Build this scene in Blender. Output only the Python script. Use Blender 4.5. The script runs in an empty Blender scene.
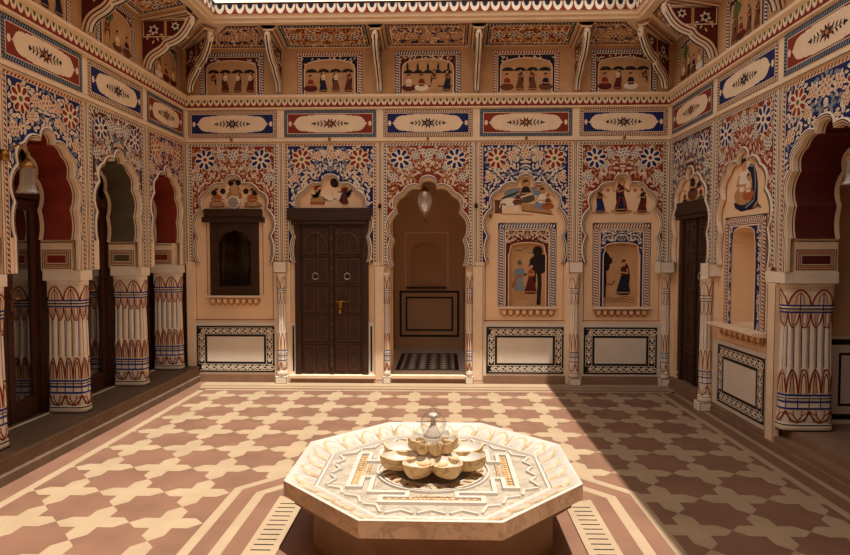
import bpy, math, random
from mathutils import Vector as V
S = bpy.context.scene
COL = S.collection
PI = math.pi

# ------------------------------------------------------------------ camera, sky, sun, exposure
cam = bpy.data.objects.new('camera', bpy.data.cameras.new('camera'))
COL.objects.link(cam)
cam.data.sensor_width = 36.0
cam.data.lens = 36.0 * 600 / 850
cam.data.clip_start = .02
cam.location = (0, 0, 1.68)
cam.rotation_euler = (math.radians(90 - 2.4325), 0, math.radians(1.7184))
S.camera = cam

w = bpy.data.worlds.new('World'); S.world = w; w.use_nodes = True
bg = w.node_tree.nodes['Background']
bg.inputs[0].default_value = (1.0, .96, .91, 1)
bg.inputs[1].default_value = .85

sun = bpy.data.objects.new('sun', bpy.data.lights.new('sun', 'SUN'))
COL.objects.link(sun)
sun.data.energy = 5.1
sun.data.angle = math.radians(.35)
sun.data.color = (1, .94, .85)
sun.location = (1, -2, 12)
sun.rotation_euler = V((-.12, .163, -1)).to_track_quat('-Z', 'Y').to_euler()

S.view_settings.view_transform = 'Standard'
S.view_settings.look = 'None'
S.view_settings.gamma = 1
S.view_settings.use_curve_mapping = False
S.view_settings.exposure = 0.25

# ------------------------------------------------------------------ materials
def lin(c):
    c /= 255.
    return c / 12.92 if c <= .04045 else ((c + .055) / 1.055) ** 2.4

MATS = {}
def mat(name, rgb, rough=.7, var=.1, scale=9, metal=0, spec=.3, bump=0, veins=None):
    m = bpy.data.materials.new(name); m.use_nodes = True
    nt = m.node_tree; b = nt.nodes['Principled BSDF']
    col = [lin(x) for x in rgb]
    b.inputs['Roughness'].default_value = rough
    b.inputs['Metallic'].default_value = metal
    b.inputs['Specular IOR Level'].default_value = spec
    geo = nt.nodes.new('ShaderNodeNewGeometry')
    nz = nt.nodes.new('ShaderNodeTexNoise')
    nz.inputs['Scale'].default_value = scale; nz.inputs['Detail'].default_value = 5
    nt.links.new(geo.outputs['Position'], nz.inputs['Vector'])
    rp = nt.nodes.new('ShaderNodeValToRGB')
    rp.color_ramp.elements[0].position = .3; rp.color_ramp.elements[1].position = .7
    rp.color_ramp.elements[0].color = [c * (1 - var) for c in col] + [1]
    rp.color_ramp.elements[1].color = [min(1, c * (1 + var)) for c in col] + [1]
    nt.links.new(nz.outputs['Fac'], rp.inputs['Fac'])
    out = rp.outputs['Color']
    if veins:
        n2 = nt.nodes.new('ShaderNodeTexNoise')
        n2.inputs['Scale'].default_value = 5; n2.inputs['Detail'].default_value = 8
        n2.inputs['Distortion'].default_value = 2.2
        nt.links.new(geo.outputs['Position'], n2.inputs['Vector'])
        r2 = nt.nodes.new('ShaderNodeValToRGB')
        e = r2.color_ramp.elements
        e[0].position = .46; e[0].color = (0, 0, 0, 1); e[1].position = .54; e[1].color = (0, 0, 0, 1)
        k = e.new(.5); k.color = (.75, .75, .75, 1)
        nt.links.new(n2.outputs['Fac'], r2.inputs['Fac'])
        mx = nt.nodes.new('ShaderNodeMix'); mx.data_type = 'RGBA'
        nt.links.new(r2.outputs['Color'], mx.inputs['Factor'])
        nt.links.new(out, mx.inputs['A'])
        mx.inputs['B'].default_value = [lin(x) for x in veins] + [1]
        out = mx.outputs['Result']
    nt.links.new(out, b.inputs['Base Color'])
    if bump:
        bp = nt.nodes.new('ShaderNodeBump'); bp.inputs['Strength'].default_value = bump
        bp.inputs['Distance'].default_value = .01
        n3 = nt.nodes.new('ShaderNodeTexNoise'); n3.inputs['Scale'].default_value = scale * 4
        nt.links.new(geo.outputs['Position'], n3.inputs['Vector'])
        nt.links.new(n3.outputs['Fac'], bp.inputs['Height'])
        nt.links.new(bp.outputs['Normal'], b.inputs['Normal'])
    MATS[name] = m
    return m

mat('plaster', (243, 207, 168), .85, .06, 3)
mat('cream', (240, 214, 182), .75, .06, 8)
mat('pale', (240, 226, 206), .75, .06, 12)
mat('ochre', (188, 142, 90), .8, .14, 8)
mat('tan', (200, 156, 112), .8, .12, 6)
mat('red', (134, 46, 28), .75, .15, 10)
mat('maroon', (92, 32, 26), .75, .15, 10)
mat('orange', (178, 92, 52), .75, .1, 12)
mat('pink', (200, 146, 122), .75, .1, 12)
mat('blue', (24, 34, 92), .75, .15, 10)
mat('royal', (30, 56, 140), .7, .1, 10)
mat('skyblue', (128, 142, 156), .75, .1, 10)
mat('navy', (24, 27, 52), .75, .1, 10)
mat('green', (96, 108, 66), .75, .1, 10)
mat('olive', (92, 82, 62), .8, .12, 10)
mat('ink', (34, 26, 24), .7, .1, 10)
mat('black', (22, 20, 20), .45, .1, 10)
mat('skin', (204, 150, 108), .8, .08, 10)
mat('brown', (110, 66, 42), .8, .12, 10)
mat('wood', (58, 35, 22), .55, .25, 16, spec=.35, bump=.2)
mat('wood_light', (86, 53, 33), .55, .25, 16, spec=.35, bump=.2)
mat('red_wood', (62, 29, 19), .45, .2, 14, spec=.4)
mat('plinth', (112, 90, 72), .6, .14, 5, bump=.1)
mat('skirt', (142, 110, 86), .65, .12, 6)
mat('floor_cream', (172, 149, 120), .5, .08, 3.5, bump=.05)
mat('floor_brown', (130, 95, 76), .5, .13, 3, bump=.05)
mat('marble', (192, 185, 174), .4, .05, 5, veins=(196, 180, 160))
mat('marble_old', (196, 164, 128), .5, .14, 9, veins=(150, 122, 90), bump=.1)
mat('marble_gold_bounce', (204, 174, 128), .45, .16, 14, veins=(150, 110, 66), bump=.1)  # gold tone; on the petal outsides it paints in warm bounce light
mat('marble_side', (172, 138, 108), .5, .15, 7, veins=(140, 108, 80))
mat('marble_deck', (172, 160, 142), .5, .16, 12, veins=(146, 126, 102), bump=.15)
mat('dado', (226, 214, 198), .4, .05, 4)
mat('pedestal', (120, 88, 62), .55, .15, 6)
mat('brass', (158, 118, 64), .3, .1, 20, metal=1)
mat('steel', (190, 184, 172), .35, .05, 20, metal=1)
mat('speaker_grey', (196, 184, 170), .6, .05, 40)
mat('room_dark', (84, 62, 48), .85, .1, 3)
mat('alcove', (212, 174, 138), .85, .06, 3)

def glass_mat(name, tint, transp, rough=.05, milky=0):
    m = bpy.data.materials.new(name); m.use_nodes = True
    nt = m.node_tree; nt.nodes.remove(nt.nodes['Principled BSDF'])
    o = nt.nodes['Material Output']
    t = nt.nodes.new('ShaderNodeBsdfTransparent'); t.inputs[0].default_value = [*tint, 1]
    g = nt.nodes.new('ShaderNodeBsdfGlossy'); g.inputs['Roughness'].default_value = rough
    f = nt.nodes.new('ShaderNodeLayerWeight'); f.inputs[0].default_value = transp
    mx = nt.nodes.new('ShaderNodeMixShader')
    nt.links.new(f.outputs[1], mx.inputs[0])
    if milky:
        d = nt.nodes.new('ShaderNodeBsdfTranslucent'); d.inputs[0].default_value = (.85, .8, .72, 1)
        d2 = nt.nodes.new('ShaderNodeBsdfDiffuse'); d2.inputs[0].default_value = (.8, .75, .68, 1)
        a = nt.nodes.new('ShaderNodeMixShader'); a.inputs[0].default_value = .5
        nt.links.new(d.outputs[0], a.inputs[1]); nt.links.new(d2.outputs[0], a.inputs[2])
        m2 = nt.nodes.new('ShaderNodeMixShader'); m2.inputs[0].default_value = milky
        nt.links.new(t.outputs[0], m2.inputs[1]); nt.links.new(a.outputs[0], m2.inputs[2])
        nt.links.new(m2.outputs[0], mx.inputs[1])
    else:
        nt.links.new(t.outputs[0], mx.inputs[1])
    nt.links.new(g.outputs[0], mx.inputs[2])
    nt.links.new(mx.outputs[0], o.inputs['Surface'])
    MATS[name] = m
glass_mat('door_glass', (.5, .45, .4), .42)
glass_mat('clear_glass', (.95, .93, .90), .22)
glass_mat('amber_glass', (.82, .68, .52), .2, .1, .10)
glass_mat('lamp_glass', (.85, .8, .74), .25, .12, .28)

# ------------------------------------------------------------------ mesh builder
W = (V((0, 0, 0)), V((1, 0, 0)), V((0, -1, 0)))      # plain: a = X, b = Z, c = -Y
class MB:
    def __init__(s, fr=W):
        s.fr = fr; s.v = []; s.f = []; s.m = []; s.s = []
    def T(s, a, b, c):
        O, u, n = s.fr
        return O + u * a + V((0, 0, b)) + n * c
    def face(s, P, m, smooth=False):
        i = len(s.v); s.v += [V(p) for p in P]
        s.f.append(list(range(i, i + len(P)))); s.m.append(m); s.s.append(smooth)
    def poly(s, pts, m, c=0.):
        s.face([s.T(a, b, c) for a, b in pts], m)
    def rect(s, a0, a1, b0, b1, m, c=0.):
        s.poly([(a0, b0), (a1, b0), (a1, b1), (a0, b1)], m, c)
    def prism(s, pts, c0, c1, m, side=None):
        n = len(pts)
        i = len(s.v)
        s.v += [s.T(a, b, c0) for a, b in pts] + [s.T(a, b, c1) for a, b in pts]
        s.f += [list(range(i, i + n))[::-1], list(range(i + n, i + 2 * n))]
        s.m += [m, m]; s.s += [False] * 2
        for k in range(n):
            j = (k + 1) % n
            s.f.append([i + k, i + j, i + n + j, i + n + k]); s.m.append(side or m); s.s.append(False)
    def prism_a(s, pts, a0, a1, m):          # outline in (c, b), swept along a
        n = len(pts); i = len(s.v)
        s.v += [s.T(a0, b, c) for c, b in pts] + [s.T(a1, b, c) for c, b in pts]
        s.f += [list(range(i, i + n))[::-1], list(range(i + n, i + 2 * n))]
        s.m += [m, m]; s.s += [False] * 2
        for k in range(n):
            j = (k + 1) % n
            s.f.append([i + k, i + j, i + n + j, i + n + k]); s.m.append(m); s.s.append(False)
    def box(s, a0, a1, b0, b1, c0, c1, m):
        s.prism([(a0, b0), (a1, b0), (a1, b1), (a0, b1)], c0, c1, m)
    def band(s, A, B, cA, cB, m, closed=False, smooth=False):
        n = len(A); i = len(s.v)
        s.v += [s.T(a, b, cA) for a, b in A] + [s.T(a, b, cB) for a, b in B]
        for k in range(n if closed else n - 1):
            j = (k + 1) % n
            s.f.append([i + k, i + j, i + n + j, i + n + k]); s.m.append(m); s.s.append(smooth)
    def loft(s, rings, m, closed=True, cap=(False, False), smooth=True):
        n = len(rings[0]); i = len(s.v)
        for r in rings: s.v += [V(p) for p in r]
        for q in range(len(rings) - 1):
            mm = m[q] if isinstance(m, list) else m
            for k in range(n if closed else n - 1):
                j = (k + 1) % n
                s.f.append([i + q * n + k, i + q * n + j, i + (q + 1) * n + j, i + (q + 1) * n + k])
                s.m.append(mm); s.s.append(smooth)
        m0 = m[0] if isinstance(m, list) else m; m1 = m[-1] if isinstance(m, list) else m
        if cap[0]: s.f.append(list(range(i, i + n))[::-1]); s.m.append(m0); s.s.append(False)
        if cap[1]:
            o = i + (len(rings) - 1) * n
            s.f.append(list(range(o, o + n))); s.m.append(m1); s.s.append(False)
    def lathe(s, C, prof, n, m, cap=(False, False), smooth=True, a0=0.):
        s.loft([[(C[0] + r * math.cos(a0 + 2 * PI * k / n), C[1] + r * math.sin(a0 + 2 * PI * k / n), C[2] + z)
                 for k in range(n)] for r, z in prof], m, True, cap, smooth)
    def tube(s, pts, r, m, n=8):
        pts = [V(p) for p in pts]; rings = []
        up = V((0, 0, 1))
        for k, p in enumerate(pts):
            d = (pts[min(k + 1, len(pts) - 1)] - pts[max(k - 1, 0)]).normalized()
            x = d.cross(up)
            if x.length < .05: x = d.cross(V((0, 1, 0)))
            x.normalize(); y = d.cross(x)
            rr = r[k] if isinstance(r, list) else r
            rings.append([p + (x * math.cos(2 * PI * q / n) + y * math.sin(2 * PI * q / n)) * rr for q in range(n)])
        s.loft(rings, m, True, (True, True))
    # ---- flat painted shapes
    def disc(s, a, b, r, m, c, n=10, ry=None):
        ry = ry or r
        s.poly([(a + r * math.cos(2 * PI * k / n), b + ry * math.sin(2 * PI * k / n)) for k in range(n)], m, c)
    def leaf(s, a, b, ang, l, wd, m, c):
        ca, sa = math.cos(ang), math.sin(ang)
        P = [(0, 0), (.25, .38), (.5, .5), (.75, .34), (1, 0), (.75, -.34), (.5, -.5), (.25, -.38)]
        s.poly([(a + x * l * ca - y * wd * sa, b + x * l * sa + y * wd * ca) for x, y in P], m, c)
    def stroke(s, pts, wd, m, c, closed=False):
        n = len(pts)
        for k in range(n if closed else n - 1):
            (x0, y0), (x1, y1) = pts[k], pts[(k + 1) % n]
            d = math.hypot(x1 - x0, y1 - y0) or 1
            nx, ny = -(y1 - y0) / d * wd / 2, (x1 - x0) / d * wd / 2
            s.poly([(x0 + nx, y0 + ny), (x0 - nx, y0 - ny), (x1 - nx, y1 - ny), (x1 + nx, y1 + ny)], m, c)
    def frame(s, a0, a1, b0, b1, wd, m, c):
        s.rect(a0, a1, b0, b0 + wd, m, c); s.rect(a0, a1, b1 - wd, b1, m, c)
        s.rect(a0, a0 + wd, b0 + wd, b1 - wd, m, c); s.rect(a1 - wd, a1, b0 + wd, b1 - wd, m, c)
    def rope(s, p, q, wd, m1, m2, c, step=.035):
        (x0, y0), (x1, y1) = p, q
        L = math.hypot(x1 - x0, y1 - y0); dx, dy = (x1 - x0) / L, (y1 - y0) / L; nx, ny = -dy, dx
        h = wd / 2
        P = lambda t, k: (x0 + dx * t + nx * k, y0 + dy * t + ny * k)
        s.poly([P(0, -h), P(L, -h), P(L, h), P(0, h)], m1, c)
        n = max(2, int(L / step)); st = L / n
        for k in range(n):
            t = k * st; e = h * .8
            s.poly([P(t, -e), P(t + st * .5, -e), P(t + st * .95, e), P(t + st * .45, e)], m2, c + .001)
    def rope_frame(s, a0, a1, b0, b1, wd, m1, m2, c, step=.035):
        h = wd / 2
        s.rope((a0, b0 + h), (a1, b0 + h), wd, m1, m2, c, step); s.rope((a0, b1 - h), (a1, b1 - h), wd, m1, m2, c, step)
        s.rope((a0 + h, b0 + wd), (a0 + h, b1 - wd), wd, m1, m2, c, step)
        s.rope((a1 - h, b0 + wd), (a1 - h, b1 - wd), wd, m1, m2, c, step)
    def holed(s, a0, a1, b0, b1, h, m, c):
        p, q, r, t = h
        s.rect(a0, p, b0, b1, m, c); s.rect(q, a1, b0, b1, m, c)
        if r > b0: s.rect(p, q, b0, r, m, c)
        if t < b1: s.rect(p, q, t, b1, m, c)
    def build(s, name, parent=None, loc=None, label=None, cat=None, group=None, kind=None, bevel=0):
        if parent is not None: L = parent['_L']; L = V(L)
        elif loc is not None: L = V(loc)
        else:
            xs = [p.x for p in s.v]; ys = [p.y for p in s.v]
            L = V(((min(xs) + max(xs)) / 2, (min(ys) + max(ys)) / 2, min(p.z for p in s.v)))
        me = bpy.data.meshes.new(name)
        me.from_pydata([p - L for p in s.v], [], s.f)
        names = list(dict.fromkeys(s.m))
        for n_ in names: me.materials.append(MATS[n_])
        ix = {n_: k for k, n_ in enumerate(names)}
        me.polygons.foreach_set('material_index', [ix[x] for x in s.m])
        me.polygons.foreach_set('use_smooth', s.s)
        me.update()
        o = bpy.data.objects.new(name, me); COL.objects.link(o)
        if parent is not None:
            o.parent = parent
        else:
            o.location = L
        o['_L'] = list(L); TEMP.append(o)
        props(o, label, cat, group, kind)
        if bevel:
            b = o.modifiers.new('bevel', 'BEVEL'); b.width = bevel; b.segments = 2; b.limit_method = 'ANGLE'
        return o
TEMP = []
def props(o, label=None, cat=None, group=None, kind=None):
    if label: o['label'] = label
    if cat: o['category'] = cat
    if group: o['group'] = group
    if kind: o['kind'] = kind
    return o
def thing(name, loc, label=None, cat=None, group=None, kind=None):
    o = bpy.data.objects.new(name, None); COL.objects.link(o); o.location = loc
    o.empty_display_size = .1
    o['_L'] = list(loc); TEMP.append(o)
    return props(o, label, cat, group, kind)

# ------------------------------------------------------------------ the place (metres)
D, XL, XR, YF = 7.64, -3.30, 2.84, -1.3
BX = [-3.30, -2.065, -0.80, 0.415, 1.66, 2.84]
LY = [4.40, 5.50, 6.61, 7.64]
RY = [-7.64, -6.42, -5.20, -3.98]
FB = (V((0, D, 0)), V((1, 0, 0)), V((0, -1, 0)))
FL = (V((XL, 0, 0)), V((0, 1, 0)), V((1, 0, 0)))
FR = (V((XR, 0, 0)), V((0, -1, 0)), V((-1, 0, 0)))
TH = .42; TL = .36                 # arcade thickness
ZS = 3.03                # top of the spandrels
REC = -.042

def cusp(am, spr, hw, rise, k=1.0, n=6):
    K = [(-1, 0), (-.985, .30), (-.88, .62), (-.68, .82), (-.23, .90), (0, 1.0)]
    B = [.10, .21, .25, .20, .24]
    pts = []
    for i in range(5):
        x0, y0 = K[i][0] * hw, K[i][1] * rise; x1, y1 = K[i + 1][0] * hw, K[i + 1][1] * rise
        dx, dy = x1 - x0, y1 - y0
        for q in range(n):
            t = q / n; bl = B[i] * 4 * t * (1 - t)
            pts.append((x0 + dx * t - dy * bl, y0 + dy * t + dx * bl))
    pts.append((0, rise))
    pts += [(-x, y) for x, y in pts[:-1][::-1]]
    ky = 1 + (k - 1) * hw / rise
    return [(am + x * k, spr + y * ky) for x, y in pts]

def inside(p, poly):
    x, y = p; r = False; n = len(poly); j = n - 1
    for i in range(n):
        xi, yi = poly[i]; xj, yj = poly[j]
        if (yi > y) != (yj > y) and x < (xj - xi) * (y - yi) / (yj - yi) + xi: r = not r
        j = i
    return r

PAL = {
 'blue': dict(bg='blue', leaf=['pale', 'pale', 'cream', 'skyblue'], vein='ochre', o='cream', p='red', c='green', small='pink'),
 'red':  dict(bg='red', leaf=['cream', 'pink', 'pale', 'cream', 'ochre'], vein='maroon', o='pale', p='blue', c='red', small='skyblue'),
 'mix':  dict(bg='maroon', leaf=['pale', 'cream', 'pink', 'skyblue'], vein='blue', o='pale', p='blue', c='orange', small='skyblue'),
 'mixb': dict(bg='blue', leaf=['pale', 'pink', 'cream', 'orange'], vein='red', o='cream', p='orange', c='green', small='pink'),
}
def flower(mb, a, b, r, pal, c, n=8, rot=.2):
    mb.disc(a, b, r * .70, pal['o'], c + .001, 14)
    for k in range(n):
        t = rot + 2 * PI * k / n; ct, st = math.cos(t), math.sin(t)
        q = r * (2.3 / n)
        mb.disc(a + r * .70 * ct, b + r * .70 * st, q, pal['o'], c + .0015 + .0001 * k, 9)
        P = [(-.30, -.085), (-.30, .085), (0, .16), (.16, .16), (.27, 0), (.16, -.16), (0, -.16)]
        z = 8 / n
        mb.poly([(a + r * ((.66 + x) * ct - y * z * st), b + r * ((.66 + x) * st + y * z * ct)) for x, y in P], pal['p'], c + .003)
    mb.disc(a, b, r * .27, pal['o'], c + .0035, 10)
    mb.disc(a, b, r * .18, pal['c'], c + .004, 10)

def floral(mb, a0, a1, b0, b1, pal, seed, hole=None, c=.001, k=.88, big=.14, sym=True):
    rng = random.Random(seed); am = (a0 + a1) / 2
    out = []
    def ok(x, y, m): return a0 + m < x < a1 - m and b0 + m < y < b1 - m and not (hole and inside((x, y), hole))
    spots = []
    if big:
        spots = [(am - (a1 - a0) * .335, b1 - big * 1.2, big, pal['p'])]
        for x, y, r in ((am - (a1 - a0) * .15, b1 - .12, .055), (am - (a1 - a0) * .42, b1 - .40, .06), (am - (a1 - a0) * .22, b1 - .27, .045), (am, b1 - .11, .07)):
            if ok(x, y, r * .5): spots.append((x, y, r, pal['small']))
    for x, y, r, p in spots:
        for sx in ((-1, 1) if abs(x - am) > .01 else (1,)):
            flower(mb, am + sx * (x - am), y, r, dict(pal, p=p), c + .002, 8 if r > .08 else 6, .2 * sx)
    done = [(x, y, r * .92) for x, y, r, p in spots]
    tries = int((a1 - a0) / 2 * (b1 - b0) * 5200 / k ** 2)
    for _ in range(tries):
        x = rng.uniform(a0, am + .01); y = rng.uniform(b0, b1)
        if not ok(x, y, .012): continue
        if any((x - p) ** 2 + (y - q) ** 2 < (r + .008) ** 2 for p, q, r in done if r > .03): continue
        if any((x - p) ** 2 + (y - q) ** 2 < (r + .019 * k) ** 2 for p, q, r in done if r <= .03): continue
        done.append((x, y, .019 * k))
        cx, cy = spots[0][:2] if spots else (am, b1)
        t = math.atan2(y - cy, x - cx) + 1.0 + rng.uniform(-.9, .9) + 2.2 * math.sin(9 * x + 7 * y)
        l = rng.uniform(.055, .085) * k; wd = l * rng.uniform(.42, .6); m = rng.choice(pal['leaf'])
        for sx in (-1, 1):
            tx = t if sx == 1 else PI - t
            ax = x if sx == 1 else 2 * am - x
            ct, st = math.cos(tx), math.sin(tx)
            ex, ey = ax + ct * l * .5, y + st * l * .5
            if not ok(ex, ey, .004): continue
            mb.leaf(ax - ct * l / 2, y - st * l / 2, tx, l, wd, m, c + .001 + rng.random() * .0006)
            mb.leaf(ax - ct * l * .3, y - st * l * .3, tx, l * .55, wd * .2, pal['vein'], c + .0022)

# ------------------------------------------------------------------ floor
def clip(poly, x0, x1, y0, y1):
    for ax, lim, sg in ((0, x0, 1), (0, x1, -1), (1, y0, 1), (1, y1, -1)):
        out = []
        for i in range(len(poly)):
            p, q = poly[i - 1], poly[i]
            ip, iq = sg * (p[ax] - lim) >= 0, sg * (q[ax] - lim) >= 0
            if ip != iq:
                t = (lim - p[ax]) / (q[ax] - p[ax])
                out.append((p[0] + (q[0] - p[0]) * t, p[1] + (q[1] - p[1]) * t))
            if iq: out.append(q)
        poly = out
        if not poly: break
    return poly
fl = MB()
def fz(pts, m, z): fl.face([(x, y, z) for x, y in pts], m)
def fr_(x0, x1, y0, y1, m, z): fz([(x0, y0), (x1, y0), (x1, y1), (x0, y1)], m, z)
fr_(-6, 5.6, YF - .3, 10.4, 'floor_brown', 0)
PX0, PX1, PY0, PY1 = -2.90, 2.55, YF + .7, 7.16
sx, sy = .462, .471
for i in range(-2, 14):
    for j in range(-4, 18):
        cx, cy = -2.41 + sx * (i + .5), 6.195 - sy * (j + .5)
        # the cream cross between four brown eight-point stars
        P = []
        for q in range(4):
            a = q * PI / 2
            for (x, y) in ((.5, 0), (.3536, .1464), (.1464, .1464), (.1464, .3536)):
                P.append((x * math.cos(a) - y * math.sin(a), x * math.sin(a) + y * math.cos(a)))
        P = clip([(cx + x * sx, cy + y * sy) for x, y in P], PX0, PX1, PY0, PY1)
        if len(P) > 2: fz(P, 'floor_cream', .0008)
# border lines
fr_(-2.97, -2.90, YF, 7.20, 'floor_cream', .0008)
fr_(-2.97, 2.80, 7.16, 7.22, 'floor_cream', .0008)
fr_(-3.02, 2.84, 7.29, 7.38, 'floor_cream', .0008)
fr_(-3.06, 2.84, 7.42, 7.60, 'floor_cream', .0008)
fr_(2.55, 2.61, YF, 7.20, 'floor_cream', .0008)
fr_(2.73, 2.78, YF, 7.30, 'floor_cream', .0008)
FC = (-.058, 3.575)
def octa(h, k=0): 
    r = h / math.cos(PI / 8)
    return [(FC[0] + r * math.cos(PI / 8 + q * PI / 4), FC[1] + r * math.sin(PI / 8 + q * PI / 4)) for q in range(8)]
def octring(h0, h1, m, z):
    A, B = octa(h0), octa(h1)
    for q in range(8):
        fz([A[q], A[(q + 1) % 8], B[(q + 1) % 8], B[q]], m, z)
fz(octa(1.42), 'floor_brown', .0016)
octring(1.42, 1.355, 'floor_cream', .0024)
octring(1.245, 1.175, 'floor_cream', .0024)
fl.build('floor', loc=(0, 0, 0), kind='structure')

def octhollow(mb, h0, h1, z0, z1, m):
    rings = [[(x, y, z) for x, y in octa(h)] for h, z in ((h1, z0), (h0, z0), (h0, z1), (h1, z1))]
    mb.loft(rings, m, True, (False, False), False)

# plinths
pl = MB()
pl.prism_a([(.14, 0), (.20, 0), (.20, .09), (.165, .09), (.165, .12), (.14, .15), (.14, .2), (-2.6, .2), (-2.6, 0)], YF, D, 'plinth')
pl.fr = FL; pl.v = []; pl.f = []; pl.m = []; pl.s = []
pl.prism_a([(.155, 0), (.155, .07), (.135, .085), (.135, .165), (.145, .175), (.145, .2), (-2.6, .2), (-2.6, 0)], YF, D - .001, 'plinth')
pl.rect(YF, D - .01, .2, .2, 'pale')
for k in range(3):
    a0, a1 = LY[k] + .12, LY[k + 1] - .12
    pl.face([pl.T(a0, .202, -.30), pl.T(a1, .202, -.30), pl.T(a1, .202, -.335), pl.T(a0, .202, -.335)], 'pale')
pl.build('trim_1', kind='structure')
pr = MB(FR)
pr.prism_a([(.03, 0), (.03, .05), (.0, .05), (.0, .1), (-.10, .1), (-.10, .17), (-2.6, .17), (-2.6, 0)], -D + .001, -YF, 'skirt')
pr.build('trim_2', kind='structure')

# ------------------------------------------------------------------ walls
wb = MB(FB)
wb.rect(BX[0] - .01, BX[5] + .01, 3.0, 3.7, 'cream', REC + .0)
wb.rect(BX[0], BX[5], 3.62, 4.35, 'tan', -.001)
# plaster panels behind the arches
DOOR = (-1.90, -.955, .10, 2.12)
WIN = (-3.0, -2.37, 1.14, 2.06)
N4 = (.835, 1.31, .98, 1.80); N5 = (2.03, 2.49, .98, 1.80)
wb.holed(BX[0], BX[1], .1, 3.0, WIN, 'plaster', REC)
wb.holed(BX[1], BX[2], .1, 3.0, DOOR, 'plaster', REC)
wb.holed(BX[3], BX[4], .1, 3.0, N4, 'plaster', REC)
wb.holed(BX[4], BX[5], .1, 3.0, N5, 'plaster', REC)
AC = cusp(-.19, 1.5, .465, 1.12)
wb.prism([(BX[2], 0), (-.675, 0), (-.675, 1.49)] + AC + [(.295, 1.49), (.295, 0), (BX[3], 0), (BX[3], 3.05), (BX[2], 3.05)], -.30, REC, 'plaster')
# piers between the bays
for k, a in enumerate(BX):
    hwid = .105 if k not in (0, 5) else .08
    a0 = a - hwid if k else a - .01; a1 = a + hwid if k < 5 else a + .01
    if k == 2: a0, a1 = a - .085, a + .06
    if k == 3: a0, a1 = a - .05, a + .105
    wb.box(a0, a1, 0, 1.56, REC, 0, 'cream')
    if k in (2, 3):
        for e in (a0 + .008, a1 - .014): wb.rect(e, e + .006, .03, 1.5, 'navy', .0015)
        wb.rect(a0 + .008, a1 - .008, 1.5, 1.506, 'navy', .0015); wb.rect(a0 + .008, a1 - .008, .03, .036, 'navy', .0015)
# dado
for k in (0, 3, 4):
    a0, a1 = BX[k] + (.08 if k == 0 else .105), BX[k + 1] - (.08 if k == 4 else .105)
    wb.box(a0, a1, .10, .775, REC, -.01, 'dado')
    wb.rect(a0, a1, .80, .808, 'red', REC + .002)
    for e in (a0 + .02, a1 - .028): wb.rect(e, e + .006, .81, 1.6, 'red', REC + .002)
for a0, a1 in ((BX[1] + .105, DOOR[0] - .0), (DOOR[1], BX[2] - .085)):
    wb.box(a0, a1, .10, .775, REC, -.015, 'dado')
    if a1 - a0 > .03: wb.rect((a0 + a1) / 2 - .012, (a0 + a1) / 2 + .012, .14, .73, 'black', -.0135)
# solid mass behind
wb.box(BX[0] - .5, BX[2], 3.0, 4.9, -.5, -.31, 'plaster'); wb.box(BX[2], BX[5] + .5, 3.0, 4.9, -.5, -.31, 'plaster')
wb.box(BX[0] - .5, BX[2] - .01, 0, 3.0, -.5, -.33, 'plaster'); wb.box(BX[3] + .01, BX[5] + .5, 0, 3.0, -.5, -.33, 'plaster')
wb.build('wall_back', loc=(0, D, 0), kind='structure')

sk = MB(FB)
for k in (0, 3, 4):
    a0, a1 = BX[k] + (.03 if k == 0 else .105), BX[k + 1] - (.08 if k == 4 else .105)
    sk.box(a0, a1, 0, .1, REC, .012, 'skirt')
sk.box(BX[1] + .105, BX[2] - .085, 0, .055, REC, .02, 'skirt')
sk.box(-.675, .295, 0, .055, -.3, .0, 'skirt')
sk.build('baseboard_back', loc=(0, D, 0), kind='structure')
st = MB(FB)
st.box(BX[1] + .09, BX[2] - .07, .055, .10, REC, .045, 'cream')
st.box(-.675, .295, .055, .10, -.31, .02, 'cream')
st.build('trim_3', kind='structure', bevel=.006)

# side walls: solid masses with arches cut through
def arc_side(am): return cusp(am, 1.79, .42, .92)
wl = MB(FL)
def arcade(mb, a0, a1, hw, m='plaster'):
    th = TL if mb is wl else TH
    am = (a0 + a1) / 2
    A = cusp(am, 1.79, hw, .90)
    lo = 1.79; A = [(min(max(x, a0 + .004), a1 - .004), y) for x, y in A]
    mb.prism([(a0, lo)] + A + [(a1, lo), (a1, 3.7), (a0, 3.7)], -th, -.004, m)
    return A
LA = [arcade(wl, LY[k], LY[k + 1], .375 if k == 2 else .405) for k in range(3)]
wl.box(YF, LY[0], 3.0, 3.7, -TL, -.004, 'plaster'); wl.box(YF, LY[0] - .2, .2, 3.0, -TL, -.004, 'plaster')
wl.rect(YF, D, 3.62, 4.35, 'tan', -.001)
wl.box(YF, D + .4, 3.7, 4.9, -.5, -.02, 'plaster')
wl.build('wall_left', loc=(XL, 0, 0), kind='structure')
wr = MB(FR)
RA = arcade(wr, RY[2], RY[3], .45)
wr.box(RY[3], -YF, 3.0, 3.7, -TH, -.004, 'plaster'); wr.box(RY[3] + .9, -YF, .1, 3.0, -TH, -.004, 'plaster')
D2 = (-7.44, -6.58, .12, 2.16)
NR = (-6.06, -5.62, .98, 1.92)
wr.holed(RY[0], RY[1], .0, 3.7, D2, 'plaster', REC)
wr.holed(RY[1], RY[2] - .155, .0, 3.7, NR, 'plaster', REC); wr.rect(RY[2] - .155, RY[2], 1.80, 3.7, 'plaster', REC)
wr.box(RY[1] - .06, RY[1] + .06, 0, 1.56, REC, 0, 'cream')
wr.box(RY[0] - .01, RY[0] + .07, 0, 1.56, REC, 0, 'cream')
wr.box(RY[2] - .115, RY[2] + .02, .03, 1.415, REC, .01, 'cream')
for e in (RY[2] - .11, RY[2] + .012): wr.rect(e, e + .007, .04, 1.40, 'navy', .0115)
wr.box(RY[1] + .06, RY[2] - .115, .0, .775, REC, -.01, 'dado')
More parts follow.
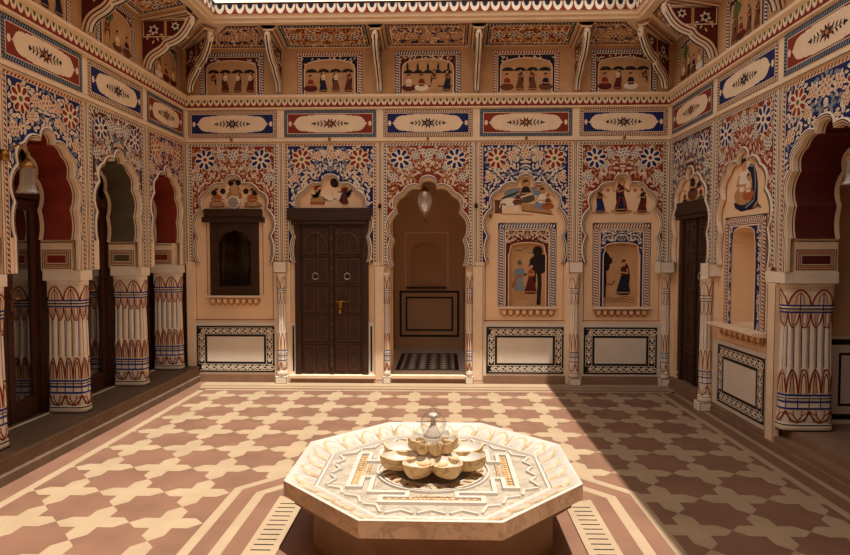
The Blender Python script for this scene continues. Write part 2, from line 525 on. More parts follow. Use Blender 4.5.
wr.box(RY[1] + .06, RY[2] - .115, .0, .09, REC, .02, 'skirt')
wr.box(RY[0], RY[1] - .06, 0, .12, -.2, .015, 'skirt')
wr.rect(-D, -YF, 3.62, 4.35, 'tan', -.001)
wr.box(-D - .4, -YF, 3.7, 4.9, -.5, -.02, 'plaster')
wr.box(RY[0] - .3, D2[0], 0, 3.7, -.6, -.3, 'plaster'); wr.box(D2[1], NR[0] - .06, 0, 3.7, -.6, -.3, 'plaster')
wr.build('wall_right', loc=(XR, 0, 0), kind='structure')
wf = MB()
wf.box(XL - .5, XR + .5, 0, 4.9, -YF, -YF + .25, 'plaster')
wf.build('wall_front', kind='structure')

# rooms behind: left hall, right corridor, back alcove
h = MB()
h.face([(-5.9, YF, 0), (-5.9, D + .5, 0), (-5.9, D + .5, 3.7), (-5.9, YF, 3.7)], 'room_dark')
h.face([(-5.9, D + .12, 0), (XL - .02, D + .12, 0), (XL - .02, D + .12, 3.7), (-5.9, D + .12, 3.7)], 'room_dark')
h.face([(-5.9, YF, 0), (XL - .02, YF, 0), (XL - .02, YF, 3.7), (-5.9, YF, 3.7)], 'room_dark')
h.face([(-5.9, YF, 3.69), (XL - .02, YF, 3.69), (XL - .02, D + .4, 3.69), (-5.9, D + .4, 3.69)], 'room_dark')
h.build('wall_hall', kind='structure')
cr = MB()
cr.box(XR + TH + .02, 5.5, .17, 3.69, -5.75, -5.32, 'alcove')
cr.box(5.3, 5.5, .17, 3.69, -5.32, -YF, 'alcove')
cr.box(XR + .3, 5.5, 3.69, 3.75, -5.75, -YF, 'alcove')
cr.box(XR + .5, 5.5, .17, 3.69, -YF, -YF + .1, 'alcove')
fr = (V((0, 5.32, 0)), V((1, 0, 0)), V((0, -1, 0))); cr.fr = fr
cr.rect(XR + TH + .02, 5.3, .17, .95, 'dado', .002)
cr.frame(XR + TH + .08, 4.9, .21, .92, .05, 'black', .004)
cr.frame(XR + TH + .20, 4.8, .33, .80, .022, 'black', .004)
cr.build('wall_corridor', kind='structure')
AX0, AX1, AY0, AY1, AZ = -.80, .34, D + .29, 9.92, .10
al = MB()
al.face([(AX0, AY1, 0), (AX1, AY1, 0), (AX1, AY1, 1.10), (AX0, AY1, 1.10)], 'alcove')
al.fr = (V((0, AY1, 0)), V((1, 0, 0)), V((0, -1, 0)))
an = [(-.52, 1.10), (-.52, 1.68)] + [(-.27 - .25 * math.cos(t * PI / 12), 1.68 + .16 * math.sin(t * PI / 12)) for t in range(1, 12)] + [(-.02, 1.68), (-.02, 1.10)]
al.poly([(AX0, 1.10), (-.521, 1.10)] + an + [(AX1, 1.10), (AX1, 3.3), (AX0, 3.3)], 'alcove', 0)
al.band(an, an, 0, -.14, 'alcove', True); al.poly(an, 'alcove', -.14)
al.rect(-.60, .06, 1.075, 1.105, 'wood', .03); al.prism([(-.60, 1.075), (.06, 1.075), (.06, 1.105), (-.60, 1.105)], 0, .05, 'wood')
al.stroke([(-.62, 1.12), (-.62, 2.0), (.08, 2.0), (.08, 1.12)], .02, 'cream', .002)
al.frame(-.72, .27, .27, 1.04, .035, 'black', .003); al.frame(-.62, .17, .37, .94, .03, 'black', .003)
for x, sgn in ((AX0, 1), (AX1, -1)):
    al.face([(x, AY0, 0), (x, AY1, 0), (x, AY1, 3.3), (x, AY0, 3.3)], 'alcove')
    al.fr = (V((x, 0, 0)), V((0, 1, 0)), V((sgn, 0, 0)))
    al.frame(AY0 + .2, AY1 - .1, .27, 1.04, .035, 'black', .003); al.frame(AY0 + .3, AY1 - .2, .37, .94, .03, 'black', .003)
al.face([(AX0, AY0, 3.3), (AX1, AY0, 3.3), (AX1, AY1, 3.3), (AX0, AY1, 3.3)], 'alcove')
al.face([(AX0 - .3, AY0, 0), (-.66, AY0, 0), (-.66, AY0, 3.3), (AX0 - .3, AY0, 3.3)], 'alcove')
al.build('wall_alcove', kind='structure')
af = MB()
af.face([(AX0, AY0, AZ), (AX1, AY0, AZ), (AX1, AY1, AZ), (AX0, AY1, AZ)], 'dado')
af.face([(-.66, D, AZ - .001), (.3, D, AZ - .001), (.3, AY0, AZ - .001), (-.66, AY0, AZ - .001)], 'plinth')
def az(x0, x1, y0, y1, m, z): af.face([(x0, y0, AZ + z), (x1, y0, AZ + z), (x1, y1, AZ + z), (x0, y1, AZ + z)], m)
az(-.64, .22, 7.98, 9.3, 'black', .001); az(-.58, .16, 8.04, 9.24, 'dado', .002)
nx_, ny_ = 5, 9
for i in range(nx_):
    for j in range(ny_):
        x = -.58 + .74 * (i + .5) / nx_; y = 8.04 + 1.2 * (j + .5) / ny_
        rx, ry = .37 / nx_, .6 / ny_
        af.face([(x - rx, y, AZ + .003), (x, y - ry, AZ + .003), (x + rx, y, AZ + .003), (x, y + ry, AZ + .003)], 'black')
af.build('floor_alcove', kind='structure')

# ------------------------------------------------------------------ eaves, soffit and what stands above
def loop(off, z):
    return [(XL + off, YF + off, z), (XR - off, YF + off, z), (XR - off, D - off, z), (XL + off, D - off, z)]
ev = MB()
ev.loft([loop(.52, 4.345), loop(.60, 4.345), loop(.60, 4.375), loop(.635, 4.385), loop(.635, 4.42)], 'cream', smooth=False)
ev.loft([loop(.635, 4.42), loop(.66, 4.425), loop(.66, 4.535), loop(.67, 4.55), loop(.64, 4.57), loop(-.2, 4.78)],
        ['cream', 'red', 'ink', 'cream', 'cream'], smooth=False)
def scallops(fr, a0, a1, c, z1, r, dep, m_out, m_in):
    n = int((a1 - a0) / (2 * r)); st = (a1 - a0) / n
    ev.fr = fr
    for k in range(n):
        am = a0 + st * (k + .5)
        P = [(am + st * .47 * math.cos(t * PI / 8), z1 - dep * math.sin(t * PI / 8)) for t in range(9)]
        ev.prism(P, c, c + .004, m_out)
        P = [(am + st * .26 * math.cos(t * PI / 6), z1 - dep * .5 * math.sin(t * PI / 6)) for t in range(7)]
        ev.poly(P, m_in, c + .005)
for fr, a0, a1 in ((FB, XL + .66, XR - .66), (FL, YF + .66, D - .66), (FR, -D + .66, -YF - .66)):
    scallops(fr, a0, a1, .66, 4.53, .058, .105, 'pale', 'navy')
ev.build('trim_4', kind='structure')
sf = MB()
sf.loft([loop(-.02, 4.246), loop(.53, 4.356)], 'cream', smooth=False)
sf.build('ceiling', kind='structure')
# unseen wall added over the right wing to throw the shade
up = MB()
up.box(2.30, 3.0, 4.70, 8.2, -D - .6, -YF, 'plaster')
up.build('wall_shade_blocker', kind='structure')

# cornice bands around the courtyard
def cornice(name, fr, a0, a1):
    mb = MB(fr)
    mb.prism_a([(0, 3.48), (.035, 3.49), (.035, 3.60), (.07, 3.625), (.07, 3.655), (0, 3.665)], a0, a1, 'cream')
    mb.rect(a0, a1, 3.505, 3.600, 'red', .0365)
    st = .078; n = int((a1 - a0) / st); st = (a1 - a0) / n
    for k in range(n):
        am = a0 + st * (k + .5)
        mb.poly([(am + st * .48 * math.cos(t * PI / 7), 3.60 - .075 * math.sin(t * PI / 7)) for t in range(8)], 'cream', .0375)
        mb.poly([(am + st * .24 * math.cos(t * PI / 5), 3.60 - .04 * math.sin(t * PI / 5)) for t in range(6)], 'green', .0385)
    # string course under the cartouches
    mb.prism_a([(-.06, 3.065), (.015, 3.065), (.03, 3.08), (.03, 3.105), (.012, 3.12), (-.06, 3.12)], a0, a1, 'cream')
    mb.rect(a0, a1, 3.070, 3.076, 'navy', .0255); 
    mb.rect(a0, a1, 3.12, 3.49, 'cream', -.002)
    mb.build(name, kind='structure')
cornice('trim_5', FB, XL, XR); cornice('trim_6', FL, YF, D); cornice('trim_7', FR, -D, -YF)

# ------------------------------------------------------------------ arches with floral spandrels
def arch(fr, a0, a1, am, spr, hw, rise, palname, seed, label, ropes, depth, low, lowl=None, soffit=None, big=.14):
    O = thing('cusped_arch', MB(fr).T(am, spr, 0), label, 'arch', 'floral cusped arches around the courtyard')
    i0, i1 = a0 + .085, a1 - .085
    pal = PAL[palname]
    A = cusp(am, spr, hw, rise, 1.085)
    slow = max(low, spr)
    A = [(min(max(x, i0 + .003), i1 - .003), y) for x, y in A]
    sp = MB(fr)
    sp.prism([(i0, slow), (A[0][0], slow - .0005)] + A + [(A[-1][0], slow - .0005), (i1, slow), (i1, ZS - .005), (i0, ZS - .005)], -.038, 0, pal['bg'])
    floral(sp, i0, i1, slow, ZS - .005, pal, seed, cusp(am, spr, hw, rise, 1.115) + [(A[-1][0] + .01, slow - .1), (A[0][0] - .01, slow - .1)], big=big)
    sp.build('spandrel', O)
    rm = MB(fr)
    ks = [1.105, 1.075, 1.052, 1.034, 1.014, 1.0]
    Cs = [[(p[0], low) for p in cusp(am, spr, hw, rise, k)[:1]] + cusp(am, spr, hw, rise, k) + [(p[0], low) for p in cusp(am, spr, hw, rise, k)[-1:]] for k in ks]
    mm = ['pale', 'ink', 'cream', 'maroon', 'pale']; hh = [.012, .016, .016, .012, .012, .006]
    rm.band(Cs[0], Cs[0], 0, hh[0], 'pale')
    for q in range(5): rm.band(Cs[q], Cs[q + 1], hh[q], hh[q + 1], mm[q])
    rm.band(Cs[5], Cs[5], hh[5], depth + (.012 if depth == REC else 0), 'cream')
    rm.build('moulding', O)
    bd = MB(fr)
    m1, m2 = ropes
    for s0, s1, cc in ((a0, i0, 1), (i1, a1, -1)):
        bd.rect(s0, s1, low, ZS + .04, 'cream', .001)
        if low < spr - .05: bd.rect(*((i0, A[0][0] + .02) if cc == 1 else (A[-1][0] - .02, i1)), low, spr, 'cream', -.001)
        r0 = (s0 + s1) / 2 + cc * .022
        bd.rope((r0, low), (r0, ZS), .032, m1, m2, .002, .04)
        e = s0 if cc == 1 else s1
        bd.rect(e + cc * .010 - .004, e + cc * .010 + .004, low, ZS + .03, 'navy', .002); bd.rect(r0 - cc * .025 - .0025, r0 - cc * .025 + .0025, low, ZS, 'ink', .002)
        e = i0 if cc == 1 else i1
        bd.rect(e - .004, e + .004, low, ZS, 'pale', .003); bd.rect(e - cc * .007 - .002, e - cc * .007 + .002, low, ZS, 'ink', .0032)
    bd.rect(i0, i1, ZS - .005, ZS + .04, 'cream', .001)
    bd.rope((a0 + .05, ZS + .012), (a1 - .05, ZS + .012), .03, m1, m2, .002, .04)
    bd.build('border_frame', O)
    if soffit:
        so = MB(fr); th = TL if fr is FL else TH
        X = lambda k: cusp(am, spr, hw, rise, k)
        so.band(X(.996), X(.996), .004, -.038, 'cream')
        so.band(X(.994), X(.994), -.038, -.046, 'ink')
        so.band(X(.994), X(.994), -.046, -.06, 'cream')
        so.band(X(.994), X(.994), -.06, -th + .05, soffit)
        so.band(X(.994), X(.994), -th + .05, -th + .04, 'ink')
        so.band(X(.994), X(.994), -th + .04, -th, 'cream')
        so.build('soffit', O)
    return O

def bays(k): return (BX[k] + BX[k + 1]) / 2
RP = {'r': ('cream', 'red'), 'b': ('skyblue', 'navy')}
arch(FB, BX[0], BX[1], bays(0), 1.55, .448, 1.08, 'red', 11, 'red floral arch over the dark wooden window', ('pale', 'navy'), REC, 1.55)
arch(FB, BX[1], BX[2], bays(1), 1.55, .452, 1.08, 'blue', 12, 'blue floral arch over the wooden double door', ('cream', 'red'), REC, 1.55)
arch(FB, BX[2], BX[3], -.19, 1.50, .45, 1.11, 'red', 13, 'red floral arch open to the alcove with the hanging lamp', ('pale', 'navy'), -.30, 1.50)
arch(FB, BX[3], BX[4], bays(3), 1.55, .448, 1.08, 'blue', 14, 'blue floral arch above the niche painted with two figures', ('cream', 'red'), REC, 1.55)
arch(FB, BX[4], BX[5], bays(4), 1.55, .425, 1.08, 'red', 15, 'red floral arch above the niche painted with one woman', ('pale', 'navy'), REC, 1.55)
LLAB = ['blue floral arch with a red soffit behind the glass bell lamp, left side', 'pink and red floral arch with a grey soffit, middle of the left arcade', 'floral arch with a red soffit next to the back left corner']
for k in range(3):
    arch(FL, LY[k], LY[k + 1], (LY[k] + LY[k + 1]) / 2, 1.79, .355 if k == 2 else .385, .89, ['blue', 'mix', 'mixb'][k], 21 + k, LLAB[k], [('cream', 'red'), ('pale', 'navy'), ('cream', 'red')][k], -.02, 1.515, soffit=['red', 'olive', 'red'][k], big=.125)
arch(FR, RY[0], RY[1], (RY[0] + RY[1]) / 2, 1.55, .445, 1.08, 'mix', 31, 'floral arch over the black door in the right wall', ('pale', 'navy'), REC, 1.55)
arch(FR, RY[1], RY[2], (RY[1] + RY[2]) / 2, 1.55, .445, 1.08, 'red', 32, 'red floral arch over the empty niche in the right wall', ('pale', 'navy'), REC, 1.55)
arch(FR, RY[2], RY[3], (RY[2] + RY[3]) / 2, 1.79, .445, .88, 'blue', 33, 'blue floral arch with a dark red soffit open to the right corridor', ('cream', 'red'), -.02, 1.515, soffit='maroon', big=.125)

# ------------------------------------------------------------------ cartouche panels
def cartouche(fr, a0, a1, col, label):
    mb = MB(fr)
    a0 += .045; a1 -= .045; b0, b1 = 3.135, 3.475
    mb.box(a0, a1, b0, b1, -.002, .004, 'cream')
    mb.rope_frame(a0, a1, b0, b1, .042, *(('navy', 'skyblue') if col == 'red' else ('maroon', 'cream')), .005, .028)
    a0 += .05; a1 -= .05; b0 += .05; b1 -= .05
    mb.rect(a0, a1, b0, b1, col, .005)
    am, bm = (a0 + a1) / 2, (b0 + b1) / 2; hw, hh = (a1 - a0) / 2, (b1 - b0) / 2
    P = []
    for x, y in ((.97, 0), (.93, .10), (.90, .32), (.86, .55), (.80, .72), (.70, .80), (.63, .78), (.60, .86), (.48, .86), (.44, .93), (0, .93)):
        P.append((x * hw - (.0 if x > .9 else 0) - .045, y * hh))
    P[-1] = (0, .93 * hh)
    Q = [(x, y) for x, y in P] + [(-x, y) for x, y in P[:-1][::-1]]
    Q += [(x, -y) for x, y in Q[1:-1][::-1]]
    mb.poly([(am + x, bm + y) for x, y in Q], 'cream', .007)
    for sg in (-1, 1):
        mb.disc(am + sg * (hw - .03), bm, .022, 'cream', .007, 6, .035)
    c = .0085
    for sg in (-1, 1):
        mb.stroke([(am, bm), (am + sg * hw * .42, bm)], .005, 'ink', c)
        for k in range(4):
            x = am + sg * (.05 + .045 * k); L = .062 - .011 * k
            for s2 in (-1, 1): mb.leaf(x, bm, s2 * (1.0 if sg > 0 else PI - 1.0), L, .017, 'ink', c)
        mb.leaf(am + sg * hw * .36, bm, 0 if sg > 0 else PI, .05, .02, 'ink', c)
    for q in range(8):
        mb.leaf(am, bm, q * PI / 4 + .39, .07, .024, ('red' if col == 'red' else 'blue') if q % 2 else 'ink', c + .001)
    mb.disc(am, bm, .02, 'ochre', c + .002, 8)
    mb.build('cartouche_panel', label=label, cat='panel', group='painted cartouche panels under the cornice')
CB = ['blue cartouche panel on the back wall above the wooden window', 'red cartouche panel on the back wall above the double door',
      'blue cartouche panel on the back wall above the open alcove arch', 'red cartouche panel on the back wall above the niche with two figures',
      'blue cartouche panel on the back wall by the right corner']
for k in range(5): cartouche(FB, BX[k], BX[k + 1], 'blue' if k % 2 == 0 else 'red', CB[k])
for k in range(3):
    cartouche(FL, LY[k], LY[k + 1], ['red', 'blue', 'red'][k], ['red cartouche panel on the left wall nearest the viewer', 'blue cartouche panel on the left wall', 'small red cartouche panel on the left wall by the back corner'][k])
    cartouche(FR, RY[k], RY[k + 1], ['red', 'blue', 'red'][k], ['small red cartouche panel on the right wall by the back corner', 'blue cartouche panel on the right wall', 'red cartouche panel on the right wall nearest the viewer'][k])

# ------------------------------------------------------------------ painted figures
def woman(mb, x, z, h, sk_, top, c, f=1, crown=None, halo=None, arm=.5):
    P = [(-.07, .55), (.07, .55), (.13, .35), (.20, .04), (.10, 0), (-.12, 0), (-.21, .05), (-.13, .35)]
    if halo: mb.disc(x, z + h * .9, h * .13, halo, c - .0005, 14)
    mb.leaf(x - f * .03 * h, z + .98 * h, -PI / 2 - f * .15, h * .75, h * .16, 'ink', c)
    mb.poly([(x + a * h, z + b * h) for a, b in P], sk_, c + .001)
    mb.stroke([(x - .19 * h, z + .07 * h), (x + .19 * h, z + .07 * h)], .03 * h, 'ochre', c + .0015)
    mb.poly([(x + a * h, z + b * h) for a, b in ((-.07, .54), (.07, .54), (.10, .75), (.03, .80), (-.03, .80), (-.10, .75))], top, c + .001)
    for s_ in (-1, 1):
        mb.stroke([(x + s_ * .09 * h, z + .74 * h), (x + (s_ * .15 + f * .04) * h, z + .6 * h), (x + (s_ * .05 + f * arm * .5) * h, z + (.66) * h)], .035 * h, 'skin', c + .002)
    mb.disc(x, z + .89 * h, .065 * h, 'skin', c + .002, 10, .085 * h)
    mb.poly([(x + a * h, z + b * h) for a, b in ((-.08, .86), (-.06, .97), (.0, 1.0), (.06, .96), (.04, .93), (-.03, .92))] , crown or 'ink', c + .003)
def man(mb, x, z, h, robe, sash, c, f=1, hat='red'):
    mb.poly([(x + a * h, z + b * h) for a, b in ((-.07, .55), (.07, .55), (.16, .12), (.06, .10), (-.06, .10), (-.17, .14))], robe, c + .001)
    for s_ in (-1, 1): mb.stroke([(x + s_ * .04 * h, z + .12 * h), (x + s_ * .05 * h, z)], .04 * h, 'ochre', c)
    mb.poly([(x + a * h, z + b * h) for a, b in ((-.08, .52), (.08, .52), (.12, .78), (-.12, .78))], robe, c + .001)
    mb.stroke([(x - .1 * h, z + .55 * h), (x + .1 * h, z + .55 * h)], .05 * h, sash, c + .002)
    mb.stroke([(x - .09 * h, z + .5 * h), (x - .2 * h, z + .2 * h)], .09 * h, sash, c + .0005)
    for s_ in (-1, 1): mb.stroke([(x + s_ * .11 * h, z + .75 * h), (x + s_ * .15 * h, z + .58 * h), (x + (s_ * .05 + f * .18) * h, z + .62 * h)], .045 * h, robe, c + .002)
    mb.disc(x, z + .87 * h, .065 * h, 'skin', c + .002, 10, .08 * h)
    mb.poly([(x + a * h, z + b * h) for a, b in ((-.08, .9), (.08, .9), (.06, 1.0), (0, 1.06), (-.06, 1.0))], hat, c + .003)
def seated(mb, x, z, h, robe, top, c, f=1, halo=None):
    if halo: mb.disc(x, z + .84 * h, .2 * h, halo, c, 14)
    mb.disc(x, z + .2 * h, .40 * h, robe, c + .001, 14, .2 * h)
    mb.poly([(x + a * h, z + b * h) for a, b in ((-.16, .28), (.16, .28), (.19, .62), (.05, .7), (-.05, .7), (-.19, .62))], top, c + .0015)
    for s_ in (-1, 1): mb.stroke([(x + s_ * .17 * h, z + .62 * h), (x + s_ * .28 * h, z + .42 * h), (x + (s_ * .1 + f * .25) * h, z + .4 * h)], .06 * h, 'skin', c + .002)
    mb.disc(x, z + .82 * h, .10 * h, 'skin', c + .002, 10, .12 * h)
    mb.poly([(x + a * h, z + b * h) for a, b in ((-.13, .82), (-.08, .96), (.06, .97), (.1, .9), (-.04, .88))], 'ink', c + .003)
def tree(mb, x, z, h, c, seed=1, m='ink'):
    rng = random.Random(seed)
    mb.stroke([(x, z), (x + .02 * h, z + .4 * h), (x - .01 * h, z + .75 * h)], .07 * h, 'brown' if m != 'ink' else m, c)
    for k in range(12):
        a = rng.uniform(0, 2 * PI); r = rng.uniform(0, .13) * h
        mb.disc(x + r * math.cos(a), z + .78 * h + r * 1.3 * math.sin(a), .09 * h, m, c + .0006 + k * .00005, 9)
def cow(mb, x, z, h, m, c, f=1):
    mb.disc(x, z + .62 * h, .5 * h, m, c, 12, .24 * h)
    for d in (-.38, -.28, .28, .38): mb.stroke([(x + d * h, z + .55 * h), (x + d * h, z)], .09 * h, m, c)
    mb.poly([(x + f * a * h, z + b * h) for a, b in ((.35, .6), (.5, .8), (.6, 1.0), (.72, .98), (.82, .78), (.7, .74), (.52, .5))], m, c + .0005)
    mb.stroke([(x + f * .62 * h, z + .98 * h), (x + f * .56 * h, z + 1.15 * h)], .04 * h, 'ink', c)
    mb.stroke([(x - f * .48 * h, z + .7 * h), (x - f * .56 * h, z + .3 * h)], .04 * h, m, c)
def hills(mb, a0, a1, z, h, n, m, c):
    P = [(a0, z)]
    for k in range(n * 4 + 1):
        t = k / (n * 4); P.append((a0 + (a1 - a0) * t, z + h * (.35 + .65 * abs(math.sin(t * n * PI)))))
    mb.poly(P + [(a1, z)], m, c)
def canopies(mb, a0, a1, z, n, c, m='ink'):
    st = (a1 - a0) / n
    for k in range(n):
        am = a0 + st * (k + .5)
        mb.poly([(am + st * .5 * math.cos(t * PI / 6), z + st * .32 * math.sin(t * PI / 6)) for t in range(7)], m, c)
def mural(fr, label, fn, name='mural'):
    mb = MB(fr); fn(mb)
    return mb.build(name, label=label, cat='painting', group='painted scenes on the walls')

C0 = REC + .0025
def m1(mb):   # three seated figures above the window
    x = bays(0)
    seated(mb, x, 2.36, .26, 'ochre', 'tan', C0, 1)
    seated(mb, x - .23, 2.245, .26, 'tan', 'orange', C0, 1); seated(mb, x + .23, 2.245, .26, 'tan', 'orange', C0, -1)
    for d, z in ((-.265, 2.44), (-.15, 2.46), (.15, 2.46), (.265, 2.44), (-.045, 2.565), (.05, 2.57)): mb.disc(x + d, z, .038, 'ink', C0 + .003, 10)
    for d in (-.23, 0, .23):
        z = 2.36 if d == 0 else 2.245
        for q in (-1, 1): mb.stroke([(x + d + q * .09, z + .02), (x + d + q * .05, z + .09), (x + d + q * .055, z + .17)], .008, 'brown', C0 + .004)
        mb.stroke([(x + d - .10, z + .015), (x + d + .10, z + .015)], .012, 'maroon', C0 + .004)
    for k in range(9): mb.leaf(x + .2 + k * .02, 2.25, .3 + k * .2, .06, .012, 'brown', C0)
mural(FB, 'painting of three seated figures with dark round hair above the wooden window', m1)
def m2(mb):   # herder, cows
    x = bays(1)
    mb.disc(x - .17, 2.345, .10, 'ochre', C0, 12, .06); mb.stroke([(x - .27, 2.305), (x - .08, 2.305)], .035, 'orange', C0 + .001)
    mb.stroke([(x - .2, 2.40), (x - .19, 2.52)], .016, 'brown', C0)
    for k in range(6): mb.leaf(x - .19, 2.52, k * 1.05, .065, .026, 'orange' if k % 2 else 'brown', C0 + .001)
    cow(mb, x - .01, 2.265, .17, 'pale', C0, 1); cow(mb, x + .10, 2.29, .14, 'cream', C0 + .002, -1)
    mb.stroke([(x - .08, 2.33), (x + .02, 2.335)], .006, 'brown', C0 + .003)
    man(mb, x + .175, 2.26, .31, 'maroon', 'blue', C0 + .003, -1, 'ink')
    mb.disc(x + .05, 2.565, .062, 'ink', C0, 14); mb.leaf(x + .13, 2.535, .1, .14, .032, 'ink', C0)
    for d in (-.26, .14):
        for q in range(4): mb.leaf(x + d + .02 * q, 2.38 + .008 * q, .1 + .25 * q, .12, .03, 'ink' if q % 2 else 'green', C0)
        mb.leaf(x + d + .10, 2.38, 2.8, .12, .03, 'ink', C0)
mural(FB, 'painting of a herder with pale cows above the wooden double door', m2)
def m4(mb):
    x = bays(3)
    mb.disc(x - .08, 2.42, .19, 'skyblue', C0 - .0005, 12, .075); mb.disc(x + .14, 2.45, .12, 'skyblue', C0 - .0005, 12, .06)
    for q in range(5): mb.leaf(x - .31 + .05 * q, 2.35 + .02 * q, .35, .11, .035, 'green' if q % 2 else 'olive', C0)
    cow(mb, x - .19, 2.17, .23, 'pale', C0 + .0002, 1); mb.rect(x - .38, x - .28, 2.17, 2.34, 'brown', C0)
    mb.stroke([(x - .3, 2.165), (x + .1, 2.15)], .012, 'ochre', C0)
    mb.poly([(x - .04, 2.20), (x + .33, 2.15), (x + .35, 2.20), (x + .1, 2.29), (x - .06, 2.29)], 'ochre', C0)
    mb.stroke([(x - .04, 2.205), (x + .36, 2.155)], .014, 'brown', C0 + .0005)
    seated(mb, x + .01, 2.30, .30, 'olive', 'ink', C0 + .001, -1, 'ochre'); seated(mb, x + .22, 2.22, .28, 'skyblue', 'pale', C0 + .001, -1)
    seated(mb, x + .29, 2.22, .20, 'orange', 'brown', C0 + .003, -1); seated(mb, x - .09, 2.28, .17, 'brown', 'maroon', C0 + .004, 1)
    mb.stroke([(x - .1, 2.36), (x + .1, 2.42)], .02, 'cream', C0 + .004)
    mb.disc(x + .18, 2.50, .05, 'pink', C0, 10)
mural(FB, 'painting of reclining figures and a white cow above the niche with two figures', m4)
def m5(mb):
    x = bays(4)
    mb.disc(x, 2.19, .14, 'ochre', C0, 12, .035); mb.disc(x - .26, 2.175, .12, 'tan', C0, 12, .025); mb.disc(x + .26, 2.175, .12, 'tan', C0, 12, .025)
    woman(mb, x, 2.19, .41, 'navy', 'maroon', C0 + .001, 1, 'ochre', 'ochre', .3)
    mb.stroke([(x - .06, 2.22), (x - .02, 2.38)], .02, 'red', C0 + .003); mb.stroke([(x + .05, 2.22), (x + .02, 2.38)], .02, 'red', C0 + .003)
    for q in (-1, 1): mb.stroke([(x + q * .04, 2.48), (x + q * .10, 2.44), (x + q * .11, 2.53)], .014, 'skin', C0 + .003)
    woman(mb, x - .26, 2.175, .31, 'blue', 'maroon', C0 + .001, 1, 'ink', None, .3)
    woman(mb, x + .26, 2.175, .31, 'maroon', 'ink', C0 + .001, -1, 'ink', None, .3)
    for d in (-.17, .17):
        for q in range(5): mb.leaf(x + d, 2.46, q * 1.26, .03, .014, 'orange', C0)
mural(FB, 'painting of a haloed woman between two attendants on the back wall', m5)
def mr1(mb):
    x = (RY[0] + RY[1]) / 2
    mb.disc(x, 2.27, .26, 'ochre', C0, 14, .04)
    seated(mb, x - .02, 2.28, .36, 'brown', 'ink', C0, 1); seated(mb, x + .2, 2.24, .2, 'green', 'maroon', C0, -1); seated(mb, x - .24, 2.24, .18, 'maroon', 'ink', C0, 1)
    mb.stroke([(x - .1, 2.5), (x + .1, 2.6)], .03, 'ink', C0); mb.leaf(x + .05, 2.4, .4, .26, .08, 'ink', C0)
mural(FR, 'dark painting of seated figures above the black door', mr1)
def mr2(mb):
    x = (RY[1] + RY[2]) / 2
    P = [(.0, 2.47), (.06, 2.51), (.12, 2.49), (.17, 2.42), (.20, 2.30), (.20, 2.16), (.10, 2.08), (-.1, 2.07), (-.22, 2.11), (-.25, 2.16), (-.18, 2.17), (-.02, 2.14), (.08, 2.2), (.1, 2.32), (.06, 2.42)]
    mb.poly([(x + a, b) for a, b in P], 'navy', C0)
    mb.stroke([(x + .04, 2.49), (x + .13, 2.48), (x + .16, 2.30), (x + .13, 2.16), (x - .02, 2.1)], .018, 'skyblue', C0 + .0006)
    seated(mb, x - .06, 2.13, .46, 'ochre', 'pale', C0 + .001, 1); seated(mb, x + .04, 2.17, .26, 'orange', 'cream', C0 + .006, -1)
    pass
    for k in range(8): mb.leaf(x + .1 + .025 * k, 2.08, .2 + .35 * k, .07, .014, 'brown', C0)
    mb.rect(x - .4, x + .4, 2.02, 2.026, 'orange', C0)
mural(FR, 'painting of a pale figure seated in a dark blue crescent above the empty niche', mr2)

# ------------------------------------------------------------------ painted niches, sills, inlay panels
def sill(fr, a0, a1, z, label, c=REC, proj=.085):
    O = thing('niche_sill', MB(fr).T((a0 + a1) / 2, z - .12, c), label, 'shelf', 'sills on carved petals')
    s_ = MB(fr); s_.prism_a([(c, z - .045), (c + proj, z - .03), (c + proj, z - .005), (c + proj - .01, z), (c, z)], a0, a1, 'cream')
    s_.rect(a0, a1, z - .03, z - .024, 'orange', c + proj + .001)
    s_.build('slab', O)
    p_ = MB(fr); n = 8; i0, i1 = a0 + .035, a1 - .035; st = (i1 - i0) / n
    p_.box(i0, i1, z - .10, z - .045, c, c + .015, 'tan')
    for k in range(n):
        am = i0 + st * (k + .5)
        P = [(am - st * .48, z - .045), (am - st * .46, z - .09), (am - st * .25, z - .115), (am, z - .125), (am + st * .25, z - .115), (am + st * .46, z - .09), (am + st * .48, z - .045)]
        p_.band(P, [(am + (x - am) * .6, z - .045 + (y - z + .045) * .7) for x, y in P], c + .02, c + .055, 'ochre' if k % 2 else 'tan')
        p_.poly([(am + (x - am) * .6, z - .045 + (y - z + .045) * .7) for x, y in P], 'cream', c + .055)
        p_.stroke(P, .007, 'orange', c + .026)
    p_.build('petal_frieze', O)
sill(FB, -3.045, -2.33, 1.12, 'cream sill on carved petals under the dark wooden window')
sill(FB, .70, 1.45, .985, 'cream sill on carved petals under the niche with two figures')
sill(FB, 1.895, 2.62, .985, 'cream sill on carved petals under the niche with one woman')
sill(FR, -6.29, -5.36, .96, 'wide cream sill under the empty niche in the right wall', proj=.15)

